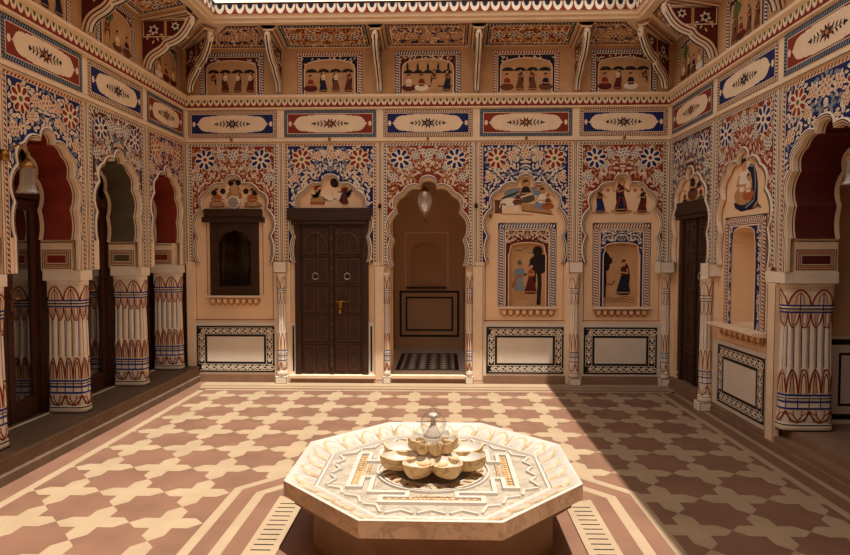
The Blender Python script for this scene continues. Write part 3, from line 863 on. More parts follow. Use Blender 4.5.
def niche(fr, a0, a1, b0, b1, o, ropes, pal, seed, label, fn, deep):
    am = (o[0] + o[1]) / 2; hw = (o[1] - o[0]) / 2
    O = thing('wall_niche', MB(fr).T(am, b0, REC), label, 'niche', 'framed niches in the walls')
    f_ = MB(fr)
    A = [(o[0], o[2]), (o[0], o[3] - .16), (o[0] + .015, o[3] - .12)] + [(am - (hw - .015) * math.cos(t * PI / 10), o[3] - .085 + .085 * math.sin(t * PI / 10) ** .6) for t in range(1, 10)] + [(o[1] - .015, o[3] - .12), (o[1], o[3] - .16), (o[1], o[2])]
    i0, i1, it = a0 + .075, a1 - .075, b1 - .075
    f_.poly([(i0, b0), (o[0], b0)] + A + [(o[1], b0), (i1, b0), (i1, it), (i0, it)], 'maroon' if pal == 'red' else 'blue', REC + .004)
    f_.rect(i0, i0 + .02, b0, it, 'cream', REC + .005); f_.rect(i1 - .02, i1, b0, it, 'cream', REC + .005); f_.rect(i0, i1, it - .018, it, 'cream', REC + .005)
    floral(f_, i0 + .015, i1 - .015, b0, it - .015, PAL[pal], seed, [(am + (x - am) * 1.13, b0 - .2 if y < b0 + .03 else y + .025) for x, y in A], REC + .005, .6, big=0)
    f_.stroke(A, .012, 'cream', REC + .009)
    h_ = .0275
    f_.rect(a0, a1, b1 - .075, b1, 'pale', REC + .003); f_.rect(a0, i0, b0, b1, 'pale', REC + .003); f_.rect(i1, a1, b0, b1, 'pale', REC + .003)
    f_.rope((a0 + .01, b1 - .037), (a1 - .01, b1 - .037), .052, ropes, 'pale', REC + .004, .034)
    f_.rope((a0 + .037, b0), (a0 + .037, b1 - .064), .052, ropes, 'pale', REC + .004, .034); f_.rope((a1 - .037, b0), (a1 - .037, b1 - .064), .052, ropes, 'pale', REC + .004, .034)
    f_.stroke([(a0, b0), (a0, b1), (a1, b1), (a1, b0)], .008, 'navy', REC + .005)
    f_.stroke([(i0, b0), (i0, it), (i1, it), (i1, b0)], .008, 'maroon', REC + .006)
    f_.build('frame', O)
    r_ = MB(fr)
    r_.band(A, A, REC + .004, REC - deep, 'plaster'); r_.poly(A, 'tan' if fn else 'cream', REC - deep)
    r_.face([r_.T(o[0], o[2], REC + .004), r_.T(o[1], o[2], REC + .004), r_.T(o[1], o[2], REC - deep), r_.T(o[0], o[2], REC - deep)], 'cream')
    rc_ = r_.build('recess', O)
    if fn:
        p_ = MB(fr); fn(p_, am, o[2], REC - deep + .002); p_.build('painted_scene', rc_)
    return O
def s4(mb, x, z, c):
    for k, (d, zz) in enumerate(((-.1, .72), (.05, .69), (-.02, .75))): mb.disc(x + d, z + zz, .05, 'skyblue' if k else 'green', c, 10, .008)
    tree(mb, x + .155, z + .02, .74, c, 5)
    man(mb, x - .09, z + .16, .42, 'skyblue', 'orange', c + .001, 1, 'green'); woman(mb, x + .055, z + .16, .40, 'maroon', 'orange', c + .001, -1, 'ink', None, .3)
    mb.stroke([(x - .2, z + .13), (x - .05, z + .10), (x + .1, z + .12), (x + .2, z + .1)], .008, 'ochre', c)
    mb.stroke([(x - .15, z + .17), (x, z + .15)], .008, 'ochre', c)
def s5(mb, x, z, c):
    for k, (d, zz) in enumerate(((-.08, .72), (.06, .70))): mb.disc(x + d, z + zz, .06, 'ochre', c, 10, .006)
    tree(mb, x - .20, z + .12, .60, c, 6)
    woman(mb, x + .05, z + .15, .46, 'navy', 'maroon', c + .001, -1, 'maroon', None, .45)
    mb.stroke([(x - .2, z + .3), (x - .1, z + .28), (x - .06, z + .34)], .012, 'brown', c)
    for k in range(3): mb.stroke([(x - .2, z + .12 - k * .03), (x - .05, z + .10 - k * .02), (x + .08, z + .13 - k * .03), (x + .2, z + .11 - k * .03)], .008, 'brown', c)
niche(FB, .705, 1.435, .985, 2.045, N4, 'blue', 'red', 41, 'blue rope framed niche painted with a man and a woman by a tree', s4, .06)
niche(FB, 1.90, 2.62, .985, 2.045, N5, 'red', 'blue', 42, 'red rope framed niche painted with one woman holding a flower', s5, .06)
niche(FR, -6.22, -5.44, .96, 2.02, NR, 'red', 'blue', 43, 'red rope framed empty niche in the right wall', None, .22)

def inlay(fr, a0, a1, b0, b1, label, c=-.01):
    mb = MB(fr)
    mb.box(a0, a1, b0, b1, c + .0004, c + .006, 'black')
    w_ = .085; c += .0065
    i0, i1, j0, j1 = a0 + .022, a1 - .022, b0 + .022, b1 - .022
    mb.rect(i0 + w_ + .03, i1 - w_ - .03, j0 + w_ + .03, j1 - w_ - .03, 'dado', c + .001)
    for (p, q) in (((i0 + .01, j0 + w_ / 2), (i1 - .01, j0 + w_ / 2)), ((i0 + .01, j1 - w_ / 2), (i1 - .01, j1 - w_ / 2)), ((i0 + w_ / 2, j0 + w_), (i0 + w_ / 2, j1 - w_)), ((i1 - w_ / 2, j0 + w_), (i1 - w_ / 2, j1 - w_))):
        L = math.hypot(q[0] - p[0], q[1] - p[1]); dx, dy = (q[0] - p[0]) / L, (q[1] - p[1]) / L
        n = max(2, round(L / .095)); st = L / n; an = math.atan2(dy, dx)
        for k in range(n):
            t = (k + .5) * st; x, y = p[0] + dx * t, p[1] + dy * t
            for q8 in range(6): mb.leaf(x, y, an + q8 * PI / 3, .026, .017, 'pale', c + .001)
            for sg in (-1, 1):
                ex, ey = x + dx * st * .5, y + dy * st * .5
                mb.leaf(ex - dx * .03, ey - dy * .03, an + sg * .75, .05, .018, 'pale', c + .001)
                mb.leaf(ex + dx * .03 , ey + dy * .03, an + PI - sg * .75 + .2, .05, .014, 'pale', c + .001)
                mb.leaf(x - dy * sg * .012, y + dx * sg * .012, an + sg * .9, .036, .014, 'pale', c + .0012)
        for sg in (-1, 1):
            o_ = sg * (w_ / 2 - .003)
            mb.stroke([(p[0] - dy * o_, p[1] + dx * o_), (q[0] - dy * o_, q[1] + dx * o_)], .006, 'pale', c + .001)
    mb.build('inlay_panel', label=label, cat='panel', group='black and white inlay panels')
inlay(FB, -3.19, -2.175, .125, .725, 'black and white inlay panel under the wooden window')
inlay(FB, .555, 1.535, .125, .725, 'black and white inlay panel under the niche with two figures')
inlay(FB, 1.79, 2.712, .125, .725, 'black and white inlay panel under the niche with one woman')
inlay(FR, -6.26, -5.36, .14, .735, 'black and white inlay panel low on the right wall')

# ------------------------------------------------------------------ doors and window
def plank_door(name, fr, d, c, lintel, label_handles, bolt=True, recess=0):
    a0, a1, b0, b1 = d; am = (a0 + a1) / 2
    O = thing(name, MB(fr).T(am, b0, c), kind='structure')
    f_ = MB(fr)
    f_.box(a0, a0 + .075, b0, b1, c, c + .05, 'wood'); f_.box(a1 - .075, a1, b0, b1, c, c + .05, 'wood'); f_.box(a0 + .075, a1 - .075, b1 - .06, b1, c, c + .05, 'wood')
    f_.build('door_frame', O, bevel=.006)
    l_ = MB(fr); x0, x1, z0, z1 = lintel
    l_.box(x0, x1, z0, z1, c, c + .10, 'wood'); l_.box(x0 + .05, x1 - .05, z0 - .05, z0, c, c + .08, 'wood')
    l_.build('lintel', O, bevel=.008)
    i0, i1 = a0 + .075, a1 - .075; t1 = b1 - .06; lv_ = []
    for sg, (p, q) in enumerate(((i0, am - .012), (am + .012, i1))):
        g = MB(fr); g.box(p, q, b0 + .01, t1, c - .02, c + .012, 'wood')
        rows = 5; st = (t1 - b0 - .06) / rows
        for r in range(rows):
            z0_ = b0 + .05 + st * r; z1_ = z0_ + st - .05
            m_ = (p + q) / 2
            for u0, u1 in ((p + .04, m_ - .015), (m_ + .015, q - .04)):
                g.prism([(u0, z0_), (u1, z0_), (u1, z1_), (u0, z1_)], c + .012, c + .022, 'wood_light')
                g.prism([(u0 + .02, z0_ + .025), (u1 - .02, z0_ + .025), (u1 - .02, z1_ - .025), (u0 + .02, z1_ - .025)], c + .022, c + .032, 'wood')
            g.box(p + .005, q - .005, z1_ + .012, z1_ + .04, c + .012, c + .028, 'wood')
            for k in range(5):
                x = p + (q - p) * (k + .5) / 5
                g.lathe((0, 0, 0), [], 3, 'wood') if False else g.disc(x, z1_ + .026, .008, 'wood_light', c + .03, 8)
        # carved arch in the top row
        zz = b0 + .05 + st * 4 + .05; m_ = (p + q) / 2; hw = (q - p) / 2 - .05
        P = [(m_ - hw * math.cos(t * PI / 14), zz + .11 + .12 * math.sin(t * PI / 14)) for t in range(15)]
        g.band(P, [(m_ + (x - m_) * .86, y - .016) for x, y in P], c + .034, c + .04, 'wood_light')
        lv_.append(g.build('door_leaf', O))
    ca = MB(fr); ca.box(am - .025, am + .025, b0 + .01, t1, c + .01, c + .045, 'wood')
    for k in range(10): ca.box(am - .018, am + .018, b0 + .1 + k * .18, b0 + .15 + k * .18, c + .045, c + .052, 'wood_light')
    ca.build('centre_post', O, bevel=.005)
    zr = b0 + .635 * (b1 - b0)
    for x in label_handles:
        r_ = MB(fr); n = 18
        r_.tube([r_.T(x + .04 * math.sin(2 * PI * k / n), zr + .04 * math.cos(2 * PI * k / n), c + .045) for k in range(n + 1)], .007, 'steel', 6)
        r_.tube([r_.T(x, zr + .04, c + .01), r_.T(x, zr + .04, c + .05)], .012, 'steel', 8)
        r_.build('ring_handle', lv_[0 if x < am else 1], label='pale metal ring handle')
    if bolt:
        b_ = MB(fr); zb = b0 + .475 * (b1 - b0); x = am + .115
        b_.tube([b_.T(x - .105, zb, c + .06), b_.T(x + .105, zb, c + .06)], .009, 'brass', 8)
        for dx in (-.105, .105, -.05, .05): b_.tube([b_.T(x + dx - .008, zb, c + .06), b_.T(x + dx + .008, zb, c + .06)], .017, 'brass', 8)
        b_.box(x - .022, x + .022, zb - .09, zb, c + .052, c + .066, 'brass')
        b_.build('door_bolt', lv_[1], label='brass sliding bolt')
        p_ = MB(fr); p_.lathe(p_.T(x - .002, zb - .155, c + .07), [(.012, 0), (.03, .008), (.032, .03), (.02, .05), (.012, .055)], 12, 'brass', (True, True))
        n = 8; p_.tube([p_.T(x - .002 + .017 * math.cos(PI * k / n), zb - .105 + .03 * math.sin(PI * k / n), c + .07) for k in range(n + 1)], .005, 'brass', 6)
        p_.build('padlock', lv_[1], label='brass padlock hanging from the bolt')
    return O
plank_door('door_1', FB, (-1.90, -.955, .10, 2.10), REC - .0, (-1.985, -.91, 2.08, 2.24), (-1.635, -1.225))
plank_door('door_2', FR, (-7.44, -6.58, .12, 2.14), REC - .06, (-7.58, -6.46, 2.12, 2.27), (-6.86,), False)

wn = thing('window_1', MB(FB).T(-2.69, 1.12, REC), kind='structure')
f_ = MB(FB); a0, a1, b0, b1 = -3.0, -2.37, 1.12, 2.08
f_.box(a0, a0 + .09, b0, b1, REC - .02, REC + .035, 'wood'); f_.box(a1 - .09, a1, b0, b1, REC - .02, REC + .035, 'wood')
f_.box(a0 + .09, a1 - .09, b0, b0 + .12, REC - .02, REC + .03, 'wood')
# cusped head board
A = cusp((a0 + a1) / 2, 1.62, .205, .34)
f_.prism([(a0 + .09, b0 + .12), (A[0][0], b0 + .12)] + A + [(A[-1][0], b0 + .12), (a1 - .09, b0 + .12), (a1 - .09, b1), (a0 + .09, b1)], REC - .01, REC + .025, 'wood')
f_.build('window_frame', wn, bevel=.004)
f_ = MB(FB); f_.box(a0 - .05, a1 + .05, 2.13, 2.23, REC, REC + .11, 'wood'); f_.box(a0 - .09, a1 + .08, 2.06, 2.13, REC, REC + .08, 'wood'); f_.build('lintel', wn, bevel=.008)
f_ = MB(FB); f_.rect(a0 + .05, a1 - .05, b0 + .05, b1 - .05, 'door_glass', REC - .03); f_.build('pane', wn)
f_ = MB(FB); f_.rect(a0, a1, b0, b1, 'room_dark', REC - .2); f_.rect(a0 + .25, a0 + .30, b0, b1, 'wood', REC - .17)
for x in (a0 + .1, a1 - .1): f_.rect(x - .06, x + .06, b0 + .05, 1.35, 'olive', REC - .19)
f_.build('shutter_back', wn)
f_ = MB(FB); f_.stroke([(a0 - .05, 1.13), (a0 - .05, 2.06)], .008, 'red', REC + .003); f_.stroke([(a1 + .05, 1.13), (a1 + .05, 2.06)], .008, 'red', REC + .003); f_.build('painted_line', wn)

# glazed doors of the left hall
for k in range(3):
    a0, a1 = LY[k] + .10, LY[k + 1] - .10; c = -TL - .03; am = (a0 + a1) / 2
    O = thing('door_%d' % (3 + k), MB(FL).T(am, .2, c), kind='structure')
    f_ = MB(FL)
    f_.box(a0 - .06, a0 + .05, .2, 2.9, c - .05, c + .02, 'red_wood'); f_.box(a1 - .05, a1 + .06, .2, 2.9, c - .05, c + .02, 'red_wood'); f_.box(a0 + .05, a1 - .05, 2.15, 2.25, c - .05, c + .02, 'red_wood'); f_.box(a0 + .05, a1 - .05, 2.8, 2.9, c - .05, c + .02, 'red_wood')
    f_.build('door_frame', O, bevel=.006)
    for p, q in ((a0 + .055, am - .004), (am + .004, a1 - .055)):
        g = MB(FL)
        g.box(p, p + .075, .21, 2.14, c - .035, c + .005, 'red_wood'); g.box(q - .075, q, .21, 2.14, c - .035, c + .005, 'red_wood')
        for z0, z1 in ((.21, .38), (2.05, 2.14)): g.box(p + .075, q - .075, z0, z1, c - .035, c + .005, 'red_wood')
        lf = g.build('door_leaf', O, bevel=.005)
        g = MB(FL); g.rect(p + .06, q - .06, .36, 2.07, 'door_glass', c - .015); g.build('pane', lf)
    g = MB(FL); g.rect(a0 + .03, a1 - .03, 2.23, 2.82, 'door_glass', c - .015); g.build('fanlight_pane', O)
    g = MB(FL); x = am + .05
    g.tube([g.T(x, 1.28, c + .005), g.T(x, 1.28, c + .05), g.T(x + .09, 1.28, c + .05)], .009, 'brass', 8); g.box(x - .018, x + .018, 1.17, 1.36, c + .005, c + .012, 'brass')
    g.build('door_handle', O, label='brass lever handle')

# ------------------------------------------------------------------ columns
def column(label, cx, cy, hx, hy, z0, z1, N, npet, round_=False, group='painted columns of the arcades', name='column', line='royal'):
    H = z1 - z0
    M = N * 6
    e = 2.0 if round_ else 4.5
    dense = []
    for k in range(720):
        t = 2 * PI * k / 720 - PI / 2
        dense.append((math.copysign(abs(math.cos(t)) ** (2 / e), math.cos(t)), math.copysign(abs(math.sin(t)) ** (2 / e), math.sin(t))))
    ds = [0]
    for k in range(720):
        (x0, y0), (x1, y1) = dense[k], dense[(k + 1) % 720]
        ds.append(ds[-1] + math.hypot((x1 - x0) * hx, (y1 - y0) * hy))
    PER = ds[-1]
    import bisect
    def base(s):
        t = (s % 1.0) * PER; k = min(719, bisect.bisect_right(ds, t) - 1)
        f = (t - ds[k]) / max(1e-9, ds[k + 1] - ds[k]); (x0, y0), (x1, y1) = dense[k], dense[(k + 1) % 720]
        return x0 + (x1 - x0) * f, y0 + (y1 - y0) * f
    # profile: t from the top (0) to the bottom (1): scale, flute depth
    PR = [(0, 1.0, 0), (.03, 1.0, 0), (.03, .96, .0), (.07, .99, .04), (.14, .92, .04), (.155, .90, .02), (.16, .94, .0), (.185, .94, .0), (.19, .89, .02), (.24, .86, .10),
          (.30, .83, .20), (.56, .90, .20), (.60, .93, .14), (.74, .95, .10), (.755, .92, .0), (.775, .97, 0), (.795, .92, 0), (.825, .92, 0), (.84, .97, 0), (.855, .93, .02),
          (.90, 1.0, .04), (.935, .97, .04), (.95, .88, 0), (.95, 1.06, 0), (1, 1.06, 0)]
    def sc(t):
        for (t0, s0, f0), (t1, s1, f1) in zip(PR, PR[1:]):
            if t0 <= t <= t1 and t1 > t0:
                q = (t - t0) / (t1 - t0); return s0 + (s1 - s0) * q, f0 + (f1 - f0) * q
        return 1, 0
    mn = min(hx, hy)
    def P(s, t, off=0, st=None):
        k, fl_ = st or sc(t); bx, by = base(s)
        d = fl_ * mn * (abs(math.sin(PI * N * s)) - 1) * 1.0 + off - (1 - k) * mn
        l = math.hypot(bx / hx, by / hy) or 1
        nx, ny = bx / hx / l, by / hy / l
        if not round_:
            nx, ny = (math.copysign(abs(bx) ** 3.5 / hx, bx), math.copysign(abs(by) ** 3.5 / hy, by)); l = math.hypot(nx, ny) or 1; nx /= l; ny /= l
        return V((cx + bx * hx + nx * d, cy + by * hy + ny * d, z1 - H * t))
    O = thing(name, (cx, cy, z0), label, name, group)
    def part(nm, i0, i1, deco):
        mb = MB()
        rings = []
        for (t, k, f) in PR[i0:i1 + 1]: rings.append([P(q / M, t, 0, (k, f)) for q in range(M)])
        mb.loft(rings, 'pale', True, (True, True), True)
        def ln(pts, wd, m, off=.003):       # stroke on the surface; wd in metres
            for (s0, t0), (s1, t1) in zip(pts, pts[1:]):
                dx, dy = (s1 - s0) * PER, (t1 - t0) * H; l = math.hypot(dx, dy) or 1
                ox, oy = -dy / l * wd / 2 / PER, dx / l * wd / 2 / H
                mb.face([P(s0 + ox, t0 + oy, off), P(s0 - ox, t0 - oy, off), P(s1 - ox, t1 - oy, off), P(s1 + ox, t1 + oy, off)], m)
        def petals(n, tb, tt, m, m2, fill=None, wd=.012, shift=0):
            for k in range(n):
                s0 = (k + shift) / n; w_ = 1 / n
                cv = []
                for q in range(9):
                    u = q / 8; x = u; y = math.sin(PI * min(u, 1 - u) * .98) ** .62 if u not in (0, 1) else 0
                    cv.append((s0 + w_ * x, tb + (tt - tb) * y))
                if fill:
                    for q in range(8):
                        (x0, y0), (x1, y1) = cv[q], cv[q + 1]
                        mb.face([P(x0, tb, .0022), P(x1, tb, .0022), P(x1, y1, .0022), P(x0, y0, .0022)], fill)
                ln(cv, wd, m, .004)
                cm = s0 + w_ / 2
                if not round_: ln([(s0 + w_ * .3, tb), (s0 + w_ * .36, tb + (tt - tb) * .6), (cm, tb + (tt - tb) * .84), (s0 + w_ * .64, tb + (tt - tb) * .6), (s0 + w_ * .7, tb)], wd * .6, m2, .004)
        def ring(t, m, wd=.01):
            K = 60; ln([(k / K, t) for k in range(K + 1)], wd, m, .004)
        deco(mb, ln, petals, ring)
        mb.build(nm, O)
    k1 = .014 if not round_ else .008
    def cap(mb, ln, petals, ring):
        petals(npet, .15, .045, 'red', 'orange', 'cream', k1)
        ring(.15, line, k1); ring(.172, 'ink', k1 * .8)
        for q in range(npet): ln([((q + .5) / npet, .06), ((q + .5) / npet, .185)], k1 * .6, line)
    def shaft(mb, ln, petals, ring):
        ring(.195, line, k1)
        petals(npet * 2, .20, .30, 'red', 'orange', None, k1 * .8)
        for q in range(N): ln([(q / N, .29), (q / N, .43), (q / N, .57)], k1 * .55, line if q % 2 == 0 else 'ink', .003)
        petals(npet * 2, .74, .58, 'red', 'brown', 'cream', k1)
        ring(.755, line, k1 * 1.1)
    def bs(mb, ln, petals, ring):
        ring(.775, 'ink', k1 * .6); ring(.80, line, k1 * 1.2); ring(.845, line, k1 * 1.2)
        for q in range(npet * 2): ln([(q / npet / 2, .755), (q / npet / 2, .85)], k1 * .7, line)
        petals(npet, .86, .94, 'red', 'brown', None, k1)
        petals(npet, .94, .87, 'orange', 'ink', None, k1 * .7, .5)
        ring(.955, 'navy', k1 * .7); ring(.995, 'navy', k1 * .7)
    part('capital', 0, 7, cap); part('shaft', 7, 14, shaft); part('base', 14, len(PR) - 1, bs)
    return O
LC = [None, 'second painted column of the left arcade, between the glazed doors', 'painted column in the back left corner', ]
xc = XL - .162
column('nearest painted column of the left arcade, cut by the photo edge', xc, LY[0] - .05, .172, .08, .2, 1.42, 14, 6)
column('large painted column of the left arcade with glass doors on both sides', xc, LY[1] - .07, .172, .08, .2, 1.42, 14, 6)
column('second painted column of the left arcade, between the glazed doors further back', xc, LY[2] - .07, .172, .08, .2, 1.42, 14, 6)
column('painted column of the left arcade in the back left corner', xc, LY[3] - .185, .172, .08, .2, 1.42, 14, 6)
column('broad painted column of the right arch beside the corridor', XR + .235, -RY[2] - .02, .215, .10, .17, 1.42, 18, 6)
column('painted column of the right arch outside the photo edge', XR + .235, -RY[3], .215, .12, .17, 1.42, 18, 6)
# impost blocks over the columns, with their red panels
def impost(fr, a, label, hw, c0, c1, side, m='red'):
    mb = MB(fr)
    sl = (-.012, -.115) if fr is FL else (-.008, .008)
    mb.box(a - hw + sl[0], a + hw + sl[1], 1.42, 1.512, c0 + (.02 if fr is FL else -.01), c1 + .012, 'pale')
    mb.box(a - hw, a + hw, 1.512, 1.788, c0, c1 - .068, 'cream')
    O_, u, n = fr
    for sd in (1, -1):
        q = MB((O_ + u * (a + sd * (hw + .001)) + n * c0, n, u * sd)); q.v = mb.v; q.f = mb.f; q.m = mb.m; q.s = mb.s
        L = c1 - c0 - .068
        q.frame(.012, L - .012, 1.53, 1.70, .008, 'ink', .001); q.frame(.028, L - .028, 1.546, 1.684, .012, 'orange', .001); q.frame(.046, L - .046, 1.563, 1.667, .007, 'ink', .001)
        q.rect(.06, L - .06, 1.58, 1.65, m, .001); q.rect(.0, L, 1.765, 1.773, 'ink', .001)
    mb.build('impost_block', label=label, cat='capital block', group='blocks between columns and arches')
IL = ['nearest cream block over a left arcade column, at the photo edge', 'cream block with a red panel over the large left column', 'cream block with a grey panel over the second left column', 'cream block with a red panel over the back left corner column']
for k in range(4):
    impost(FL, LY[k] - (.12 if k == 3 else 0), IL[k], .143, -TL, -.0, 1, 'olive' if k == 2 else 'red')
impost(FR, RY[2], 'cream block with a dark red panel over the broad right column', .143, -TH, -.0, 1, 'maroon')
impost(FR, RY[3], 'cream block over the right column outside the photo edge', .143, -TH, -.0, 1, 'maroon')

# slim colonnettes of the back and right walls
def colonnette(label, x, y, z0=.0, z1=1.42, r=.062):
    O = column(label, x, y, r, r, z0 + .09, z1, 8, 4, True, 'slim painted colonnettes', 'colonnette')
    mb = MB(); q = r + .012; mb.box(x - q, x + q, z0, z0 + .09, -y - q, -y + q, 'pale')
    mb.fr = (V((x, y - q, 0)), V((1, 0, 0)), V((0, -1, 0))); mb.frame(-q, q, z0, z0 + .09, .005, 'navy', .001); mb.build('foot_block', O)
colonnette('slim painted colonnette between the window bay and the double door', BX[1], D - .03)
colonnette('slim painted colonnette on the left jamb of the alcove arch', -.715, D - .005, r=.038)
colonnette('slim painted colonnette on the right jamb of the alcove arch', .338, D - .005, r=.038)
colonnette('slim painted colonnette between the two painted niches', BX[4], D - .03)
colonnette('slim painted colonnette in the back right corner', BX[5] - .052, D - .06, .0, r=.05)
colonnette('slim painted colonnette right of the black door', XR - .055, 6.42, .0, r=.065)
for (lab, x, y) in (('cream block at the head of the colonnette left of the double door', BX[1], D), ('cream block at the head of the colonnette between the niches', BX[4], D),
                    ('cream block at the head of the corner colonnette', BX[5] - .087, D - .09), ('cream block at the head of the colonnette right of the black door', XR, 6.42)):
    mb = MB(); mb.box(x - .085, x + .085, 1.42, 1.56, -y - .085, -y + .11, 'pale')
    mb.fr = (V((x, y - .11, 0)), V((1, 0, 0)), V((0, -1, 0)))
    mb.frame(-.085, .085, 1.42, 1.56, .006, 'navy', .001)
    mb.build('colonnette_block', label=lab, cat='capital block', group='blocks over the colonnettes')

# ------------------------------------------------------------------ upper level: paintings, brackets, soffit panels
def up_paint(fr, a0, a1, col, label, kind):
    O = MB(fr)
    b0, b1 = 3.67, 4.20
    O.box(a0, a1, b0, b1, -.005, .006, 'cream')
    O.rope_frame(a0, a1, b0 - .03, b1, .05, col, 'pale', .007, .032)
    i0, i1, j1 = a0 + .06, a1 - .06, b1 - .06
    O.rect(i0, i1, b0, j1, 'maroon' if col == 'blue' else 'navy', .007)
    rng = random.Random(label)
    for k in range(40):
        x = rng.uniform(i0, i1); 
        O.leaf(x, rng.uniform(j1 - .1, j1 - .01), rng.uniform(0, 6), .04, .016, 'pale', .008)
    am = (i0 + i1) / 2; hw = (i1 - i0) / 2 - .03
    P = [(am - hw, b0)] + [(am - hw * math.cos(t * PI / 12) ** (1 if t < 6 else 1) if t <= 6 else am + hw * abs(math.cos(t * PI / 12)), j1 - .17 + .13 * math.sin(t * PI / 12) ** .6) for t in range(13)] + [(am + hw, b0)]
    O.poly(P, 'tan', .0095); O.stroke(P, .012, 'cream', .0105)
    c = .0115
    n = max(2, int(2 * hw / .14))
    if kind == 'canopy': canopies(O, am - hw * .95, am + hw * .95, j1 - .20, n, c)
    elif kind == 'city':
        hills(O, am - hw * .95, am + hw * .95, j1 - .22, .05, 5, 'ink', c)
        for k in range(5): O.leaf(am - hw * .8 + hw * .4 * k, j1 - .2, PI / 2, .12, .03, 'ink', c)
        O.rect(am - hw * .95, am + hw * .95, b0 + .08, b0 + .1, 'brown', c)
    else: tree(O, am - hw * .55, b0 + .02, .42, c, 3, 'green')
    for k in range(n):
        x = am - hw + 2 * hw * (k + .5) / n
        if rng.random() < .6: woman(O, x, b0 + .03, .27, rng.choice(['maroon', 'brown', 'navy', 'tan']), rng.choice(['red', 'cream', 'brown']), c + .001 + k * .0002, rng.choice((-1, 1)), 'ink', None, .2)
        else: seated(O, x, b0 + .03, .22, rng.choice(['maroon', 'brown', 'pale']), rng.choice(['red', 'navy', 'cream']), c + .001 + k * .0002, 1)
    O.disc(am, j1 - .07, hw * .5, 'tan', c, 12, .008)
    O.build('upper_mural', label=label, cat='painting', group='framed paintings above the cornice')
UL = ['framed painting above the cornice in the back left corner, figures under canopies', 'red framed painting above the cornice, second from the left on the back wall',
      'blue framed painting at the middle of the back wall above the cornice', 'red framed painting above the cornice, second from the right on the back wall', 'framed painting above the cornice in the back right corner']
for k in range(5):
    am = bays(k); up_paint(FB, am - .41, am + .41, 'blue' if k % 2 == 0 else 'red', UL[k], ['canopy', 'canopy', 'city', 'canopy', 'canopy'][k])
for k in range(3):
    am = (LY[k] + LY[k + 1]) / 2; up_paint(FL, am - .36, am + .36, 'red' if k % 2 == 0 else 'blue', ['framed painting high on the left wall nearest the viewer', 'large framed painting of figures high on the left wall, between two brackets', 'dim framed painting high on the left wall by the corner bracket'][k], 'tree')
    am = (RY[k] + RY[k + 1]) / 2; up_paint(FR, am - .38, am + .38, 'red' if k % 2 == 0 else 'blue', ['dim framed painting high on the right wall by the corner bracket', 'large framed painting of figures high on the right wall, between two brackets', 'framed painting high on the right wall nearest the viewer'][k], 'tree')

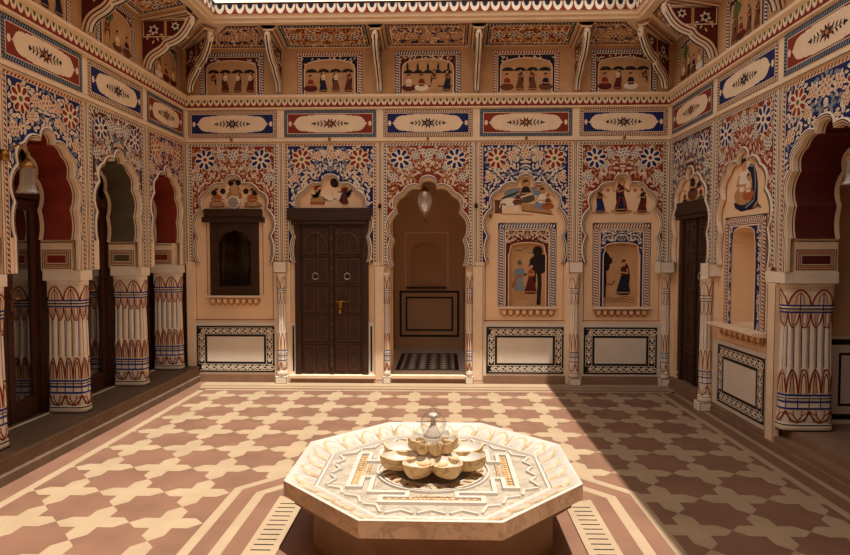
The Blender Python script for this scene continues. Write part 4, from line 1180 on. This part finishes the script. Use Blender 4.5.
def bracket(fr, a, label, length=.56):
    """S-curved stone bracket from the wall to the eave, with a painted web under a moulded beam."""
    k = length / .56
    O = thing('eave_bracket', MB(fr).T(a, 3.68, 0), label, 'bracket', 'curved brackets under the eaves')
    def cubic(p0, p1, p2, p3, n): return [tuple((1 - t) ** 3 * p0[i] + 3 * (1 - t) ** 2 * t * p1[i] + 3 * (1 - t) * t * t * p2[i] + t ** 3 * p3[i] for i in (0, 1)) for t in [q / n for q in range(n + 1)]]
    up_ = cubic((.03, 3.70), (.06, 3.90), (.20, 3.85), (.26, 3.97), 8)
    up2 = cubic((.26, 3.97), (.32, 4.00), (.44, 4.00), (.535, 4.235), 8)
    cur = [(x * k, z) for x, z in up_ + up2[1:]]
    top = 4.205
    wbm = MB(fr)
    wbm.prism_a([(0.0, top)] + [(0.0, 3.74)] + cur[1:] + [(.535 * k, top)], a - .020, a + .020, 'maroon')
    for sd in (-1, 1):
        wbm.fr = fr
        O_, u, n = fr
        q = MB((O_ + u * (a + sd * .021), n, u * sd)); q.v, q.f, q.m, q.s = wbm.v, wbm.f, wbm.m, wbm.s
        q.stroke([(.26 * k, 4.0), (.26 * k, top)], .03, 'tan', .002)
        for fx, fz_, rr in ((.13 * k, 4.11, .062), (.37 * k, 4.15, .05)):
            for t in range(6): q.leaf(fx, fz_, t * PI / 3 + .3, rr, rr * .55, 'pale', .0015)
            q.disc(fx, fz_, rr * .4, 'navy', .0025, 8)
        for t in range(7): q.leaf(.05 * k + .028 * k * t, 4.0 + .03 * (t % 3), 1.2 + t, .05, .02, 'cream', .0015)
        q.frame(.01, .50 * k, 4.03, 4.235, .012, 'cream', .0018)
    wbm.build('web', O)
    am = MB(fr)
    for w_, off, m in ((.036, -.018, 'cream'), (.040, .001, 'maroon'), (.034, .016, 'cream'), (.028, .030, 'ink'), (.024, .042, 'pale'), (.007, .056, 'ink')):
        L_ = []; R_ = []; hh_ = .006 if m in ('maroon', 'ink') else .013
        for i, (x, z) in enumerate(cur):
            (x0, z0), (x1, z1) = cur[max(0, i - 1)], cur[min(len(cur) - 1, i + 1)]
            d = math.hypot(x1 - x0, z1 - z0); nx, nz = (z1 - z0) / d, -(x1 - x0) / d
            L_.append((x + nx * (off - hh_), z + nz * (off - hh_))); R_.append((x + nx * (off + hh_), z + nz * (off + hh_)))
        am.prism_a(L_ + R_[::-1], a - w_, a + w_, m)
    ar = am.build('arm', O)
    for x, z, rr in ((.27 * k, 3.95, .036), (.54 * k, 4.20, .042), (.03, 3.72, .03)):
        bu = MB(fr)
        bu.lathe(bu.T(a, z - rr * 1.5, x), [(.004, 0), (rr * .5, rr * .3), (rr * .9, rr), (rr, rr * 1.6), (rr * .7, rr * 2.2), (rr * .8, rr * 2.5), (rr * .6, rr * 2.9)], 10, 'cream', (True, True))
        bu.build('lotus_bud', ar)
    bm = MB(fr)
    T_ = [(.515 * k, 4.345 if k < 1.1 else 4.343), (.005, 4.243)]
    bm.prism_a([(.005, 4.200), (.515 * k, 4.285)] + T_, a - .062, a + .062, 'cream')
    bm.prism_a([(.005, 4.216), (.515 * k, 4.306)] + T_, a - .088, a + .088, 'tan')
    bm.prism_a([(.005, 4.230), (.515 * k, 4.324)] + T_, a - .106, a + .106, 'cream')
    for d, m in ((-.045, 'maroon'), (-.028, 'ink'), (.028, 'ink'), (.045, 'maroon')): bm.prism_a([(.01, 4.1995), (.51 * k, 4.2832), (.51 * k, 4.288), (.01, 4.204)], a + d - .005, a + d + .005, m)
    for d in (-.075, .075): bm.prism_a([(.01, 4.2155), (.51 * k, 4.3042), (.51 * k, 4.309), (.01, 4.220)], a + d - .005, a + d + .005, 'maroon')
    for d in (-.098, .098): bm.prism_a([(.01, 4.2295), (.51 * k, 4.3222), (.51 * k, 4.327), (.01, 4.234)], a + d - .003, a + d + .003, 'ink')
    bm.build('beam', O)
for k, lab in ((1, 'curved eave bracket over the colonnette left of the double door'), (2, 'curved eave bracket left of the middle painting on the back wall'), (3, 'curved eave bracket right of the middle painting on the back wall'), (4, 'curved eave bracket between the two painted niches, high up')):
    bracket(FB, BX[k], lab)
for k, lab in ((0, 'curved eave bracket nearest the viewer on the left wall'), (1, 'curved eave bracket on the left wall above the large column'), (2, 'curved eave bracket on the left wall nearest the back corner')): bracket(FL, LY[k], lab)
for k, lab in ((1, 'curved eave bracket on the right wall nearest the back corner'), (2, 'curved eave bracket on the right wall above the broad column'), (3, 'curved eave bracket nearest the viewer on the right wall')): bracket(FR, RY[k], lab)
q2 = math.sqrt(.5)
bracket((V((XL + .09, D - .09, 0)), V((q2, q2, 0)), V((q2, -q2, 0))), 0, 'diagonal curved bracket in the back left corner', .70)
bracket((V((XR - .09, D - .09, 0)), V((q2, -q2, 0)), V((-q2, -q2, 0))), 0, 'diagonal curved bracket in the back right corner', .70)

def soffit(fr, a0, a1, bgc, label, t0=0, t1=0, seed=1):
    """painted ceiling panel between two beams; frame: a along the wall, b outwards"""
    O_, u, n = fr
    class SB(MB):
        def T(s, a, b, c): return O_ + u * a + n * b + V((0, 0, 4.25 + .2 * b - .004 - c))
    mb = SB(fr)
    i0, i1, j0, j1 = a0 + (.28 if t0 else .11), a1 - (.28 if t1 else .11), .03, .50
    L = lambda a, b: a
    # trapezoid where it meets a corner
    P = [(i0, j0), (i1, j0), (i1 - t1, j1), (i0 + t0, j1)]
    mb.poly(P, 'navy' if bgc == 'red' else 'maroon', 0)
    cx = sum(p[0] for p in P) / 4; cy = sum(p[1] for p in P) / 4
    P2 = [(cx + (x - cx) * .90, cy + (y - cy) * .80) for x, y in P]; P3 = [(cx + (x - cx) * .86, cy + (y - cy) * .72) for x, y in P]
    for q in range(4):
        p, r = P[q], P[(q + 1) % 4]; L_ = math.hypot(r[0] - p[0], r[1] - p[1]); nn = int(L_ / .04)
        for k in range(nn):
            t = (k + .5) / nn; x = p[0] + (r[0] - p[0]) * t; y = p[1] + (r[1] - p[1]) * t
            mb.leaf(x + (cx - x) * .03, y + (cy - y) * .06, math.atan2(r[1] - p[1], r[0] - p[0]) + .8, .035, .014, 'pale', .001)
    mb.poly(P2, 'cream', .0012); mb.poly(P3, bgc, .002)
    rng = random.Random(seed); am = (i0 + i1) / 2; hw = (i1 - i0) * .43
    for k in range(150):
        x = rng.uniform(0, hw); y = rng.uniform(j0 + .06, j1 - .06); t = rng.uniform(0, 6.3)
        for sg in (-1, 1):
            if inside((am + sg * x, y), P3): mb.leaf(am + sg * x, y, t if sg > 0 else PI - t, .07, .026, rng.choice(['ochre', 'cream', 'tan']), .003 + .0008 * rng.random())
    for k in range(5):
        x = hw * (k - 2) / 2.4
        if inside((am + x, cy), P3): flower(mb, am + x, cy, .07, PAL['red' if bgc == 'red' else 'mixb'], .004, 6)
    mb.build('ceiling_panel', label=label, cat='ceiling panel', group='painted panels under the eaves')
SL = ['painted eave panel above the back left corner painting', 'red painted eave panel left of the middle of the back eave', 'blue painted eave panel at the middle of the back eave', 'red painted eave panel right of the middle of the back eave', 'painted eave panel above the back right corner painting']
for k in range(5): soffit(FB, BX[k], BX[k + 1], 'red' if k % 2 else 'blue', SL[k], .45 if k == 0 else 0, .45 if k == 4 else 0, 60 + k)
for k in range(3):
    soffit(FL, LY[k], LY[k + 1], ['blue', 'red', 'blue'][k], ['painted eave panel on the left nearest the viewer', 'painted eave panel on the left, second from the corner', 'painted eave panel on the left at the back corner'][k], 0, .45 if k == 2 else 0, 70 + k)
    soffit(FR, RY[k], RY[k + 1], ['blue', 'red', 'blue'][k], ['painted eave panel on the right at the back corner', 'painted eave panel on the right, second from the corner', 'painted eave panel on the right nearest the viewer'][k], .45 if k == 0 else 0, 0, 80 + k)

# ------------------------------------------------------------------ fountain
FX, FY = FC
fo = thing('fountain', (FX, FY, 0), 'octagonal white marble fountain with a lotus centre on the courtyard floor', 'fountain')
def ring8(h, z): return [(x, y, z) for x, y in octa(h)]
ZR = .42
b = MB()
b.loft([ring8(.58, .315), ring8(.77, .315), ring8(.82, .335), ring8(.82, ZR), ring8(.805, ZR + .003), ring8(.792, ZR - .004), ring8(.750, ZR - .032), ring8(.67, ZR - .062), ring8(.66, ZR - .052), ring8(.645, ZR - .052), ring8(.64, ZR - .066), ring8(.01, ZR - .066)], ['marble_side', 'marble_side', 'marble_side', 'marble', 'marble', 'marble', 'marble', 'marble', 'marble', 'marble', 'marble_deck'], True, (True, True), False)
basin = b.build('basin', fo)
# carved lotus leaves on the sloping rim
lv = MB()
for q in range(8):
    A, B = octa(.790)[q], octa(.790)[(q + 1) % 8]; A2, B2 = octa(.668)[q], octa(.668)[(q + 1) % 8]
    n = 4
    for k in range(n):
        t0, t1 = (k + .03) / n, (k + .97) / n; tm = (t0 + t1) / 2
        def pt(t, s, h):
            x0 = A[0] + (B[0] - A[0]) * t; y0 = A[1] + (B[1] - A[1]) * t; x1 = A2[0] + (B2[0] - A2[0]) * t; y1 = A2[1] + (B2[1] - A2[1]) * t
            return V((x0 + (x1 - x0) * s, y0 + (y1 - y0) * s, ZR - .005 - (.027 * s / .33 if s < .33 else .027 + .030 * (s - .33) / .67) + h))
        O1 = [pt(t0, 1, .001), pt(t0, .5, .001), pt(t0 + (tm - t0) * .5, .15, .001), pt(tm, .02, .001), pt(t1 - (t1 - tm) * .5, .15, .001), pt(t1, .5, .001), pt(t1, 1, .001)]
        I1 = [pt(tm + (t0 - tm) * .7, 1, .009), pt(tm + (t0 - tm) * .7, .55, .012), pt(tm + (t0 - tm) * .35, .3, .012), pt(tm, .18, .012), pt(tm + (t1 - tm) * .35, .3, .012), pt(tm + (t1 - tm) * .7, .55, .012), pt(tm + (t1 - tm) * .7, 1, .009)]
        lv.loft([O1, I1], 'marble_old', False, smooth=False); lv.face(I1, 'marble')
        rg = random.Random(q * 9 + k)
        for e_ in (-.5, -.22, .06, .3, .55):
            t2 = tm + (t1 - tm) * e_ * .8 + rg.uniform(-.01, .01); u2 = t2 + rg.uniform(-.02, .02); s2 = rg.uniform(.3, .6)
            lv.face([pt(t2, .98, .0135), pt(t2 + .004, .98, .0135), pt(u2 + .003, s2, .0135), pt(u2, s2, .0135)], rg.choice(['marble_old', 'marble_side', 'marble_old']))
        lv.face([pt(t1 - .002, 1, .002), pt(t1 + .009, 1, .002), pt(t1 + .012, .1, .002), pt(t1 + .008, .1, .002)], 'marble_side')
lv.build('carved_rim', basin)
# relief on the deck: frets and rings
ZD = ZR - .066
rl = MB()
RC = [0]
def ridge(pts, wd=.016, h=.012, m='marble'):
    h0_ = h
    for (x0, y0), (x1, y1) in zip(pts, pts[1:]):
        RC[0] += 1; h = h0_ + .00013 * (RC[0] % 31)
        d = math.hypot(x1 - x0, y1 - y0) or 1; ux, uy = (x1 - x0) / d, (y1 - y0) / d; nx, ny = -uy * wd / 2, ux * wd / 2
        e_ = wd * (.40 + .004 * (RC[0] % 9)); x0 -= ux * e_; y0 -= uy * e_; x1 += ux * e_; y1 += uy * e_
        rl.fr = W
        lo = [(x0 + nx, y0 + ny), (x0 - nx, y0 - ny), (x1 - nx, y1 - ny), (x1 + nx, y1 + ny)]
        rl.loft([[(FX + x, FY + y, ZD) for x, y in lo], [(FX + x, FY + y, ZD + h) for x, y in lo]], m, True, (False, True), False)
for q in range(4):
    ca, sa = math.cos(q * PI / 2), math.sin(q * PI / 2)
    rot = lambda P: [(x * ca - y * sa, x * sa + y * ca) for x, y in P]
    P = rot([(-.262, -.465), (.262, -.465), (.262, -.412), (-.262, -.412)])
    rl.face([(FX + x, FY + y, ZD + .0015) for x, y in P], 'marble_old')
    G = [(-.345, -.345), (-.135, -.345), (-.135, -.405), (-.275, -.405), (-.275, -.475), (.275, -.475), (.275, -.405), (.135, -.405), (.135, -.345), (.345, -.345)]
    ridge(rot(G), .026, .016)
    for k in range(13):
        for j in range(2): ridge(rot([(-.235 + k * .038, -.45 + j * .022), (-.222 + k * .038, -.443 + j * .022)]), .013, .006, 'marble_gold_bounce')
    for k in range(9): ridge(rot([(-.10 + k * .024, -.39), (-.092 + k * .024, -.384)]), .012, .006, 'marble_old')
for rr in (.335, .31, .24): ridge([(rr * math.cos(t * PI / 24), rr * math.sin(t * PI / 24)) for t in range(49)], .012, .012, 'marble')
for k in range(28):
    t = 2 * PI * k / 28; ridge([(.25 * math.cos(t), .25 * math.sin(t)), (.295 * math.cos(t + .05), .295 * math.sin(t + .05))], .03, .010, 'marble_old')
for q in range(8):
    A, B = octa(.60)[q], octa(.60)[(q + 1) % 8]
    n = 3
    for k in range(n):
        P = [(A[0] + (B[0] - A[0]) * t - FX, A[1] + (B[1] - A[1]) * t - FY) for t in ((k + .1) / n, (k + .5) / n, (k + .9) / n)]
        P[1] = (P[1][0] * .94, P[1][1] * .94)
        ridge(P, .014, .012)
rl.build('carved_relief', basin)
p = MB()
p.loft([ring8(.67, .0), ring8(.67, .24), ring8(.73, .25), ring8(.73, .275), ring8(.765, .28), ring8(.765, .316)], 'pedestal', True, (True, True), False)
p.build('pedestal', fo)
# lotus
ls = MB(); ls.lathe((FX, FY, ZD), [(.05, 0), (.08, .02), (.12, .05), (.16, .08), (.16, .10)], 24, 'marble_gold_bounce', (True, True)); ls.build('lotus_base', fo)
def petal(r0, a, bb, zr, dep, ang, m):
    mb = MB()
    n = 24; ca, sa = math.cos(ang), math.sin(ang)
    def P(ph, k, z):
        f = 1 + .20 * max(0, math.cos(ph)) ** 8
        x = r0 + a * k * math.cos(ph) * f; y = bb * k * math.sin(ph)
        return (FX + x * ca - y * sa, FY + x * sa + y * ca, z)
    def lift(ph): return .018 * max(0, math.cos(ph)) ** 6
    outer = [[P(2 * PI * q / n, math.sin(t * PI / 12) ** .8, zr - dep * math.cos(t * PI / 12) ** .9 + (lift(2 * PI * q / n) if t == 6 else 0)) for q in range(n)] for t in (0.3, 1.5, 3, 4.5, 6)]
    inner = [[P(2 * PI * q / n, k, zr - d + (lift(2 * PI * q / n) if k > .8 else 0)) for q in range(n)] for k, d in ((.97, -.001), (.90, .0), (.78, .022), (.5, .042), (.05, .048))]
    mb.loft(outer, m, True, (True, False), True); mb.loft([outer[-1]] + inner[:2], m, True, (False, False), False); mb.loft(inner[1:], 'marble', True, (False, True), True)
    mb.build('lotus_petal', fo)
for k in range(8): petal(.205, .11, .092, ZD + .125, .085, 2 * PI * (k + .5) / 8, 'marble_gold_bounce')
for k in range(8): petal(.092, .052, .046, ZD + .20, .072, 2 * PI * (k + .2) / 8, 'marble_gold_bounce')
cp = MB(); cp.lathe((FX, FY, ZD + .09), [(.13, 0), (.10, .04), (.06, .075), (.055, .115), (.04, .125)], 20, 'marble', (True, True)); cp.build('lotus_heart', fo)
nz = MB(); nz.lathe((FX, FY, ZD + .21), [(.045, 0), (.046, .02), (.032, .05), (.018, .075), (.012, .11), (.016, .12), (.03, .135), (.02, .145)], 16, 'marble', (True, True)); nz_ = nz.build('water_nozzle', fo)
gl = MB(); gl.lathe((FX, FY, ZD + .215), [(.045, .0), (.06, .018), (.075, .05), (.079, .08), (.072, .112), (.055, .137), (.03, .152), (.005, .157)], 28, 'clear_glass'); gl.build('water_dome', nz_, label='clear water dome over the nozzle')

# drain grates around the fountain
def grate(q, lab):
    mb = MB()
    ang = q * PI / 4; ca, sa = math.cos(ang), math.sin(ang)
    def P(r, t, z): return (FX + r * ca - t * sa, FY + r * sa + t * ca, z)
    r0, r1 = .865, 1.055; k = math.tan(PI / 8)
    lo = [(r0, -r0 * k), (r1, -r1 * k), (r1, r1 * k), (r0, r0 * k)]
    mb.loft([[P(r, t, .0025) for r, t in lo], [P(r, t, .012) for r, t in lo]], 'floor_cream', True, (False, True), False)
    n = 11
    for j in range(n):
        t = (j - (n - 1) / 2) * .062
        mb.face([P(r0 + .04, t - .006, .0125), P(r1 - .035, t - .006, .0125), P(r1 - .035, t + .006, .0125), P(r0 + .04, t + .006, .0125)], 'ink')
    mb.build('drain_grate', label=lab, cat='grate', group='slotted drain grates around the fountain')
grate(4, 'slotted cream drain grate on the floor left of the fountain')
grate(0, 'slotted cream drain grate on the floor right of the fountain')
grate(5, 'slotted cream drain grate at the near left of the fountain, mostly out of frame')
grate(7, 'slotted cream drain grate at the near right of the fountain, mostly out of frame')

# ------------------------------------------------------------------ lamps and small fittings
def bell_lamp(x, y, wx, label):
    O = thing('bell_lamp', (x, y, 2.10), label, 'lamp', 'glass bell lamps on wall arms')
    a = MB()
    sg = 1 if wx < x else -1
    a.tube([(wx, y, 2.40), (wx + sg * .05, y, 2.45), (x - sg * .06, y, 2.48), (x, y, 2.45), (x, y, 2.35)], .008, 'brass', 8)
    a.lathe((wx, y, 2.36), [(.03, 0), (.035, .04), (.03, .08)], 10, 'brass', (True, True))
    a.build('arm', O)
    c = MB(); c.lathe((x, y, 2.30), [(.048, 0), (.05, .02), (.03, .045), (.012, .065)], 16, 'brass', (True, True)); c.build('cap', O)
    g = MB(); g.lathe((x, y, 2.12), [(.078, 0), (.064, .02), (.054, .06), (.050, .10), (.048, .16), (.044, .185)], 24, 'lamp_glass'); g.build('glass_shade', O)
bell_lamp(-3.09, 4.40, XL + .038, 'glass bell lamp on an arm at the left edge of the photo')
bell_lamp(2.66, 3.98, XR - .038, 'glass bell lamp on an arm at the right edge of the photo')

lx, ly = -.27, 8.9
O = thing('pendant_lamp', (lx, ly, 2.16), 'glass pendant lamp hanging in the alcove behind the middle arch', 'lamp')
g = MB(); g.lathe((lx, ly, 2.16), [(.012, 0), (.02, .03), (.07, .13), (.105, .24), (.112, .31), (.09, .38), (.06, .42)], 20, 'amber_glass'); g.build('glass_shade', O)
g = MB(); g.lathe((lx, ly, 2.13), [(.004, 0), (.02, .012), (.02, .03), (.01, .045)], 10, 'brass', (True, True)); g.lathe((lx, ly, 2.57), [(.065, 0), (.068, .015), (.03, .05), (.01, .08)], 16, 'brass', (True, True)); g.build('brass_fitting', O)
g = MB(); g.tube([(lx, ly, 2.64), (lx, ly, 3.3)], .006, 'brass', 6)
for k in range(3):
    t = k * 2.1; g.tube([(lx, ly, 2.8), (lx + .05 * math.cos(t), ly + .05 * math.sin(t), 2.72), (lx + .06 * math.cos(t), ly + .06 * math.sin(t), 2.6)], .004, 'brass', 6)
g.build('chain', O)
alcove_fill = bpy.data.objects.new('lamp_light', bpy.data.lights.new('lamp_light', 'POINT')); COL.objects.link(alcove_fill)  # fill light added to lift the dim alcove; the pendant itself is unlit
alcove_fill.location = (0, 0, .25); alcove_fill.parent = O; alcove_fill.data.energy = .8; alcove_fill.data.color = (1, .82, .64); alcove_fill.data.shadow_soft_size = .05

sp = thing('wall_speaker', MB(FB).T(-2.685, 2.33, REC + .03), 'round grey speaker on the painting above the window lintel', 'speaker')
s_ = MB(FB)
n = 24
s_.prism([(-2.685 + .085 * math.cos(2 * PI * k / n), 2.315 + .085 * math.sin(2 * PI * k / n)) for k in range(n)], REC + .003, REC + .05, 'pale'); s_.build('rim', sp, bevel=.006)
s_ = MB(FB)
s_.disc(-2.685, 2.315, .068, 'speaker_grey', REC + .051, 24)
for k in range(7):
    z = -.054 + k * .018; hw = math.sqrt(max(0, .064 ** 2 - z * z)); s_.rect(-2.685 - hw, -2.685 + hw, 2.315 + z - .003, 2.315 + z + .003, 'olive', REC + .053)
s_.build('grille', sp)

def fitting(fr, a, b, label, name='spotlight', cat='spotlight', c=0.0, m='ink'):
    O = thing(name, MB(fr).T(a, b, c), label, cat)
    g = MB(fr); g.box(a - .022, a + .022, b - .018, b + .03, c, c + .015, 'ochre'); g.build('back_plate', O, bevel=.003)
    g = MB(fr); g.tube([g.T(a, b + .01, c + .012), g.T(a, b, c + .05), g.T(a, b - .03, c + .06)], [.012, .02, .024], m, 10); g.build('head', O)
fitting(FB, -.80, 2.27, 'small dark spotlight left of the alcove arch', c=.002)
fitting(FB, .415, 2.27, 'small dark spotlight right of the alcove arch', c=.002)
for k, t in enumerate(('wooden window', 'double door', 'alcove arch', 'niche with two figures', 'niche with one woman')):
    g = MB(FB); a = bays(k); c = .028
    g.box(a - .018, a + .018, 3.065, 3.12, c, c + .012, 'tan')
    g.tube([g.T(a, 3.10, c + .01), g.T(a, 3.09, c + .05), g.T(a, 3.115, c + .06)], .010, 'brown', 8)
    g.build('wall_hook', label='small hook on the string course above the ' + t, cat='hook', group='hooks along the string course')
for a, t in ((.60, 'left'), (1.53, 'right')):
    g = MB(FB); g.box(a - .022, a + .022, 2.13, 2.155, REC, REC + .03, 'brown'); g.tube([g.T(a, 2.14, REC + .02), g.T(a, 2.11, REC + .03)], .01, 'brown', 8)
    g.build('picture_hook', label='small brown peg %s of the painting with the white cow' % t, cat='peg')

pp = MB(); pp.box(-.19, -.08, 4.60, 5.6, -7.2, -7.1, 'brown'); pp.build('roof_post', label='brown post rising above the middle of the back eave into the sky', cat='post')

for o in TEMP:
    if '_L' in o: del o['_L']
